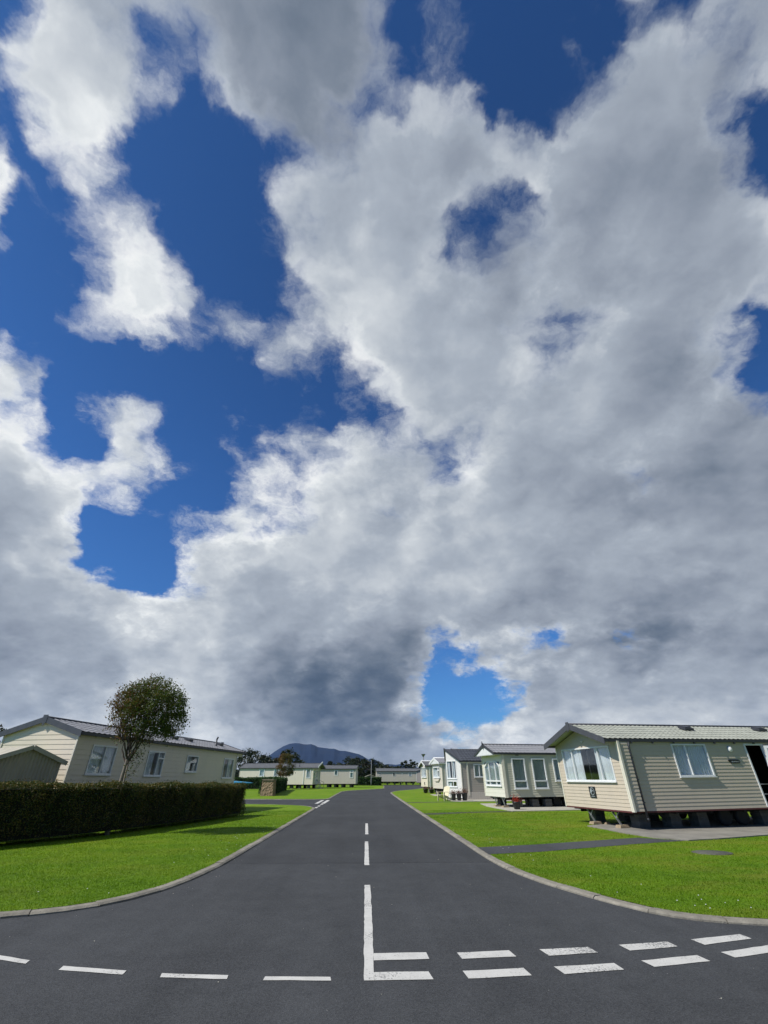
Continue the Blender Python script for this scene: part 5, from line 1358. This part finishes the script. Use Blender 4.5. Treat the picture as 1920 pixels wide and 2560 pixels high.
# ------------------------------------------------------------------ mountain and low hills
def mountain():
    D = 3200.0
    prof = [(610, 1943), (640, 1925), (651, 1911), (662, 1893), (680, 1878), (700, 1864), (716, 1857), (729, 1855), (742, 1855.5), (752, 1858), (762, 1858.5), (772, 1857.5), (782, 1861), (790, 1865.5), (806, 1867.5),
            (822, 1869.5), (832, 1869.5), (846, 1875), (860, 1875.5), (876, 1879), (896, 1884), (908, 1890), (920, 1898), (926, 1895), (934, 1897), (944, 1902), (952, 1911), (962, 1921), (985, 1931), (1000, 1935)]
    prof2 = [(880, 1944), (940, 1926), (965, 1909.5), (978, 1910), (990, 1911.5), (1004, 1909), (1012, 1910), (1030, 1915), (1060, 1922), (1100, 1930), (1200, 1940)]
    def ridge(prof, D, name, depth, seed, lab=None):
        rg = random.Random(seed); xs = []; hs = []
        n = 240
        for i in range(n + 1):
            px = prof[0][0] + (prof[-1][0] - prof[0][0]) * i / n
            for (a, b), (c, d) in zip(prof, prof[1:]):
                if a <= px <= c: y = b + (d - b) * (px - a) / (c - a); break
            xs.append((px - 917) / 1274 * D); hs.append(max((1945 - y) / 1494 * D, 0) + 1.6)
        rows = 60; V = []; 
        for j in range(rows + 1):
            t = j / rows                      # 0 front foot .. .5 crest .. 1 back foot
            k = 1 - abs(t - .5) * 2; dy = (t - .5) * 2 * depth
            for i in range(n + 1):
                s = k ** 1.25
                gully = (math.sin(xs[i] * .021 + 3 * math.sin(t * 5)) * .5 + math.sin(xs[i] * .063 + t * 9) * .25 + math.sin(xs[i] * .14 - t * 17) * .12) * (1 - k) * k * 4 * hs[i] * .03
                V.append((xs[i] * (1 + dy / D), D + dy, hs[i] * s + gully - 3 * (1 - k)))
        Fs = [[j * (n + 1) + i, j * (n + 1) + i + 1, (j + 1) * (n + 1) + i + 1, (j + 1) * (n + 1) + i] for j in range(rows) for i in range(n)]
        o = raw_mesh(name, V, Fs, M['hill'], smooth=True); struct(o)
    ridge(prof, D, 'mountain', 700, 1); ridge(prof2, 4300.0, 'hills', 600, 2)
m, T, b = new_mat('haze_tinted_hillside')
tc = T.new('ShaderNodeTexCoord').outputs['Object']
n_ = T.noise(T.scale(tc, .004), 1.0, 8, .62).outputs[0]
T.put(b.inputs['Base Color'], T.ramp(n_, [(.3, (.012, .026, .060)), (.55, (.018, .034, .075)), (.75, (.028, .042, .072))])); b.inputs['Roughness'].default_value = .95; b.inputs['Specular IOR Level'].default_value = .1  # blue of distance haze and cloud shadow put into the base colour
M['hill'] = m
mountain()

# ------------------------------------------------------------------ small things
# metal garden shed at the left edge
def shed():
    root = thing('garden_shed', (0, 0, 0), 0, 'tan corrugated metal garden shed behind the hedge at the left edge', 'shed')
    A = Vector((-10.72, 16.15, 0)); g_ = Vector((.53, .85, 0)).normalized(); bdir = Vector((-.85, .53, 0)).normalized()
    root.location = (A.x, A.y, LZ); root.rotation_euler.z = math.atan2(g_.y, g_.x)
    # local: x along gable, y back
    W = 1.05; D = 2.2; ze, zr = 2.03, 2.42
    mb = MB()
    def corr(P, Dv, L, z0, topf, pitch=.105):
        n = int(L / pitch * 4); prof = [0, 0, .018, .018]; pr = None
        Dv = Vector(Dv); Nn = Vector((Dv.y, -Dv.x, 0))
        for i in range(n + 1):
            s = L * i / n; q = Vector(P) + Dv * s + Nn * prof[i % 4]
            c = ((q.x, q.y, z0), (q.x, q.y, topf(s)))
            if pr: mb.quad(pr[0], c[0], c[1], pr[1])
            pr = c
    corr((-W, 0, 0), (1, 0, 0), 2 * W, 0, lambda s: ze + (zr - ze) * (1 - abs(s - W) / W) - .03)
    corr((-W, D, 0), (0, -1, 0), D, 0, lambda s: ze - .02)
    corr((W, 0, 0), (0, 1, 0), D, 0, lambda s: ze - .02)
    corr((W, D, 0), (-1, 0, 0), 2 * W, 0, lambda s: ze + (zr - ze) * (1 - abs(s - W) / W) - .03)
    mb.build('wall', M['shed'], root)
    mb = MB()
    for s_ in (-1, 1):
        n = 44; pr = None
        for i in range(n + 1):
            y = -.10 + (D + .2) * i / n; dz = .014 if i % 4 in (2, 3) else 0
            a = (s_ * (W + .10), y, ze - .04 + dz); b_ = (0, y, zr + dz)
            if pr: mb.quad(pr[0], a, b_, pr[1]); mb.quad((pr[0][0], pr[0][1], pr[0][2] - .03), (a[0], a[1], a[2] - .03), (b_[0], b_[1], b_[2] - .03), (pr[1][0], pr[1][1], pr[1][2] - .03))
            pr = (a, b_)
    rf = mb.build('roof', M['shedroof'], root)
    for s_ in (-1, 1):
        mb = MB(); mb.beam((s_ * (W + .12), -.12, ze - .06), (0, -.12, zr - .02), .04, .12); mb.build('bargeboard', M['shedroof'], root)
shed()

# boulder-faced stone pillar by the lane
def pillar():
    root = thing('stone_pillar', (-10.1, 53.4, LZ), rad(-10), 'squat pillar of rough brown stone at the side lane corner', 'pillar')
    rg = random.Random(3); mb = MB(); n = 14; m_ = 14
    W, D, H = .66, .42, 1.36
    def face(O, A, B, Nn):
        O, A, B, Nn = map(Vector, (O, A, B, Nn)); b = len(mb.v)
        for j in range(m_ + 1):
            for i in range(n + 1):
                u, v = i / n, j / m_; tp = 1 - .12 * v
                e = min(u, 1 - u, v, 1 - v)
                p = O + A * u + B * v; p = Vector((p.x * tp, p.y * tp, p.z)) + Nn * ((rg.random() - .4) * .07 if e > .02 else 0)
                mb.v.append(tuple(p))
        for j in range(m_):
            for i in range(n): a = b + j * (n + 1) + i; mb.f.append([a, a + 1, a + n + 2, a + n + 1]); mb.sm.append(False)
    face((-W, -D, 0), (2 * W, 0, 0), (0, 0, H), (0, -1, 0)); face((W, -D, 0), (0, 2 * D, 0), (0, 0, H), (1, 0, 0))
    face((W, D, 0), (-2 * W, 0, 0), (0, 0, H), (0, 1, 0)); face((-W, D, 0), (0, -2 * D, 0), (0, 0, H), (-1, 0, 0))
    mb.build('shaft', M['stone'], root)
    mb = MB(); mb.box(-W * .93, W * .93, -D - .04, D + .04, H - .01, H + .10); mb.build('cap', M['stonecap'], root)
pillar()

# blue kayak hull end over the hedge
mb = MB(); st = []
prof = [(-2.0, .02, .0), (-1.7, .12, .02), (-1.1, .22, .03), (0, .27, .03), (.9, .23, .03), (1.5, .15, .03), (1.85, .07, .04), (2.0, .015, .05)]
for x, w_, up in prof:
    for k in range(12):
        a = 6.283 * k / 12; mb.v.append((x, w_ * math.cos(a), up + w_ * .55 * math.sin(a)))
for i in range(len(prof) - 1):
    for k in range(12): a, c = i * 12 + k, i * 12 + (k + 1) % 12; mb.f.append([a, c, c + 12, a + 12]); mb.sm.append(True)
mb.f.append([k for k in range(12)]); mb.sm.append(False); mb.f.append([(len(prof) - 1) * 12 + k for k in range(12)][::-1]); mb.sm.append(False)
ky = thing('kayak', (-9.35, 33.3, 1.28), rad(6), 'pale blue kayak on trestles behind the far end of the long hedge', 'kayak')
mb.build('hull', M['kayak'], ky)
mb = MB(); mb.lathe([(.18, .16), (.22, .19), (.20, .20), (.001, .19)], n=16); mb.build('cockpit', M['char'], ky)
for j, dx in enumerate((-1.1, .55)):
    mb = MB()
    for s_ in (-1, 1):
        mb.beam((-.05, s_ * .35, 0), (-.25, s_ * .42, -1.1), .05, .05); mb.beam((.05, s_ * .35, 0), (.25, s_ * .42, -1.1), .05, .05)
    mb.box(-.05, .05, -.45, .45, -.04, .03)
    t_ = mb.build('trestle', M['timber']); q = Matrix.Rotation(rad(6), 4, 'Z') @ Vector((dx, 0, 0)); t_.location = (ky.location.x + q.x, ky.location.y + q.y, 1.30 - .2); t_.rotation_euler.z = rad(6)
    tag(t_, ['left-hand timber trestle under the pale blue kayak', 'right-hand timber trestle under the pale blue kayak'][j], 'trestle')

# planters
def planter(loc, r, h, mat, label, seed, fl_h=.25, n=260, group=None, cat='plant pot'):
    root = thing('plant_pot', loc, 0, label, cat, group)
    mb = MB(); mb.lathe([(r * .62, 0), (r * .66, .01), (r * .98, h - .05), (r * 1.05, h - .045), (r * 1.05, h), (r * .93, h), (r * .90, h - .04), (.001, h - .035)], n=20); mb.build('pot', M['pot'], root)
    rg = np.random.default_rng(seed); v = rg.normal(size=(n, 3)) * np.array([r * .55, r * .55, fl_h * .4]); v[:, 2] = h + np.abs(v[:, 2]) + .01
    V, F_ = leaf_quads(v, .06 * rg.uniform(.6, 1.4, n), rg); raw_mesh('plant', V, F_, M[mat], root)
    return root
planter((8.62, 29.75, LZ + .035), .24, .36, 'petal_red', 'black pot of red flowers in front of the sage green caravan', 1, .32)
planter((6.98, 41.35, LZ + .03), .20, .46, 'petal_dusky', 'black planter nearest the cream wooden armchair', 2)
planter((7.38, 41.2, LZ + .03), .21, .48, 'petal_dusky', 'middle one of three black planters before the taupe caravan', 3)
planter((7.85, 41.3, LZ + .03), .24, .50, 'petal_dusky', 'rightmost and bushiest of three black planters before the taupe caravan', 4, .35, 420)
planter((7.15, 62.2, LZ), .30, .42, 'petal_dusky', 'left one of two dark tubs before the yellowish cream caravan', 5, .4)
planter((7.75, 61.2, LZ), .30, .40, 'petal_dusky', 'right one of two dark tubs before the yellowish cream caravan', 6, .4)

# slatted garden armchair, cream paint
def garden_chair(loc, rz, label, name='garden_chair'):
    root = thing(name, loc, rz, label, 'chair')
    for i in range(6):
        mb = MB(); x = -.24 + i * .096; h = .98 - .10 * abs(i - 2.5) / 2.5
        mb.frame_box((x - .041, -.10, .30), (.082, 0, 0), (0, -.30 * h - .05, h * .72), (0, .02, .01)); mb.build('back_slat', M['chairwood'], root)
    mb = MB()
    for i in range(6): mb.frame_box((-.27, .52 - i * .105, .40 - i * .02), (.54, 0, 0), (0, -.09, -.017), (0, 0, .02))
    mb.build('seat', M['chairwood'], root)
    for s_ in (-1, 1):
        mb = MB(); mb.box(s_ * .37 - .07, s_ * .37 + .07, -.30, .55, .58, .605); mb.build('armrest', M['chairwood'], root)
        mb = MB(); mb.box(s_ * .31 - .013, s_ * .31 + .013, .42, .55, 0, .58); mb.build('leg', M['chairwood'], root)
        mb = MB(); mb.frame_box((s_ * .285 - .012, .56, .28), (.024, 0, 0), (0, -1.05, -.25), (0, 0, .12)); mb.build('side_rail', M['chairwood'], root)
garden_chair((6.35, 41.9, LZ), rad(135), 'cream slatted wooden garden armchair beside the black planters')
# small round table beside it
t = thing('side_table', (6.75, 42.35, LZ), 0, 'low cream wooden side table beside the slatted garden armchair', 'table')
mb = MB(); mb.lathe([(.001, .48), (.32, .48), (.33, .50), (.32, .515), (.001, .515)], n=20); mb.build('tabletop', M['chairwood'], t)
for a in range(3):
    mb = MB(); c, s_ = math.cos(a * 2.09), math.sin(a * 2.09); mb.beam((c * .1, s_ * .1, .48), (c * .26, s_ * .26, 0), .05, .04); mb.build('leg', M['chairwood'], t)

# small distant shed and lamp posts
def small_shed(loc, rz, w, d, h, label):
    root = thing('garden_shed', loc, rz, label, 'shed')
    mb = MB(); mb.box(-w / 2, w / 2, -d / 2, d / 2, 0, h); mb.box(-.35, .35, -d / 2 - .02, -d / 2, .1, h - .25); mb.build('wall', M['pale'], root)
    mb = MB(); mb.prism([(-w / 2 - .12, h - .02), (0, h + .42), (w / 2 + .12, h - .02), (w / 2 + .12, h + .05), (0, h + .50), (-w / 2 - .12, h + .05)], (0, -d / 2 - .1, 0), (1, 0, 0), (0, 0, 1), (0, d + .2, 0)); mb.build('roof', M['shedroof'], root)
small_shed((.9, 136.5, LZ), rad(3), 2.6, 2.2, 1.85, 'small pale shed standing left of the distant crosswise caravan')
def lamp_post(x, Y, h, label, head=True):
    root = thing('lamp_post', (x, Y, LZ - .02), 0, label, 'lamp post')
    mb = MB(); mb.tube([(0, 0, -.1), (0, 0, .9), (0, 0, .95), (0, 0, h)], [.10, .10, .075, .07], 10); mb.build('pole', M['lamp'], root)
    if head:
        mb = MB(); mb.lathe([(.05, h), (.10, h + .04), (.32, h + .34), (.36, h + .36), (.36, h + .42), (.05, h + .42)], n=16); mb.build('lamp_head', M['lamp'], root)
lamp_post(atx(928, 118), 118, 5.2, 'plain slim pole standing on the far lawn before the dark trees', head=False)
lamp_post(atx(1061, 82), 82, 4.55, 'slim lamp post with a flared head behind the last right-hand caravan')

# ------------------------------------------------------------------ air
def haze():
    me = bpy.data.meshes.new('haze'); bm = bmesh.new(); bmesh.ops.create_cube(bm, size=1); bm.to_mesh(me); bm.free()
    o = bpy.data.objects.new('haze', me); COL.objects.link(o)
    x0, x1, y0, y1, z0, z1 = -6500, 6500, -400, 9100, -12, 520
    o.location = ((x0 + x1) / 2, (y0 + y1) / 2, (z0 + z1) / 2); o.scale = (x1 - x0, y1 - y0, z1 - z0)
    m = bpy.data.materials.new('haze'); m.use_nodes = True; nt = m.node_tree; nt.nodes.clear()
    out = nt.nodes.new('ShaderNodeOutputMaterial'); v = nt.nodes.new('ShaderNodeVolumePrincipled')
    v.inputs['Color'].default_value = (.38, .60, 1.0, 1); v.inputs['Density'].default_value = HAZE; v.inputs['Anisotropy'].default_value = .2
    nt.links.new(v.outputs[0], out.inputs['Volume']); me.materials.append(m); o['kind'] = 'stuff'
HAZE = 3.5e-5
haze()
scene.cycles.volume_bounces = 0
scene.cycles.max_bounces = 8
scene.cycles.transparent_max_bounces = 12
scene.cycles.use_denoising = True
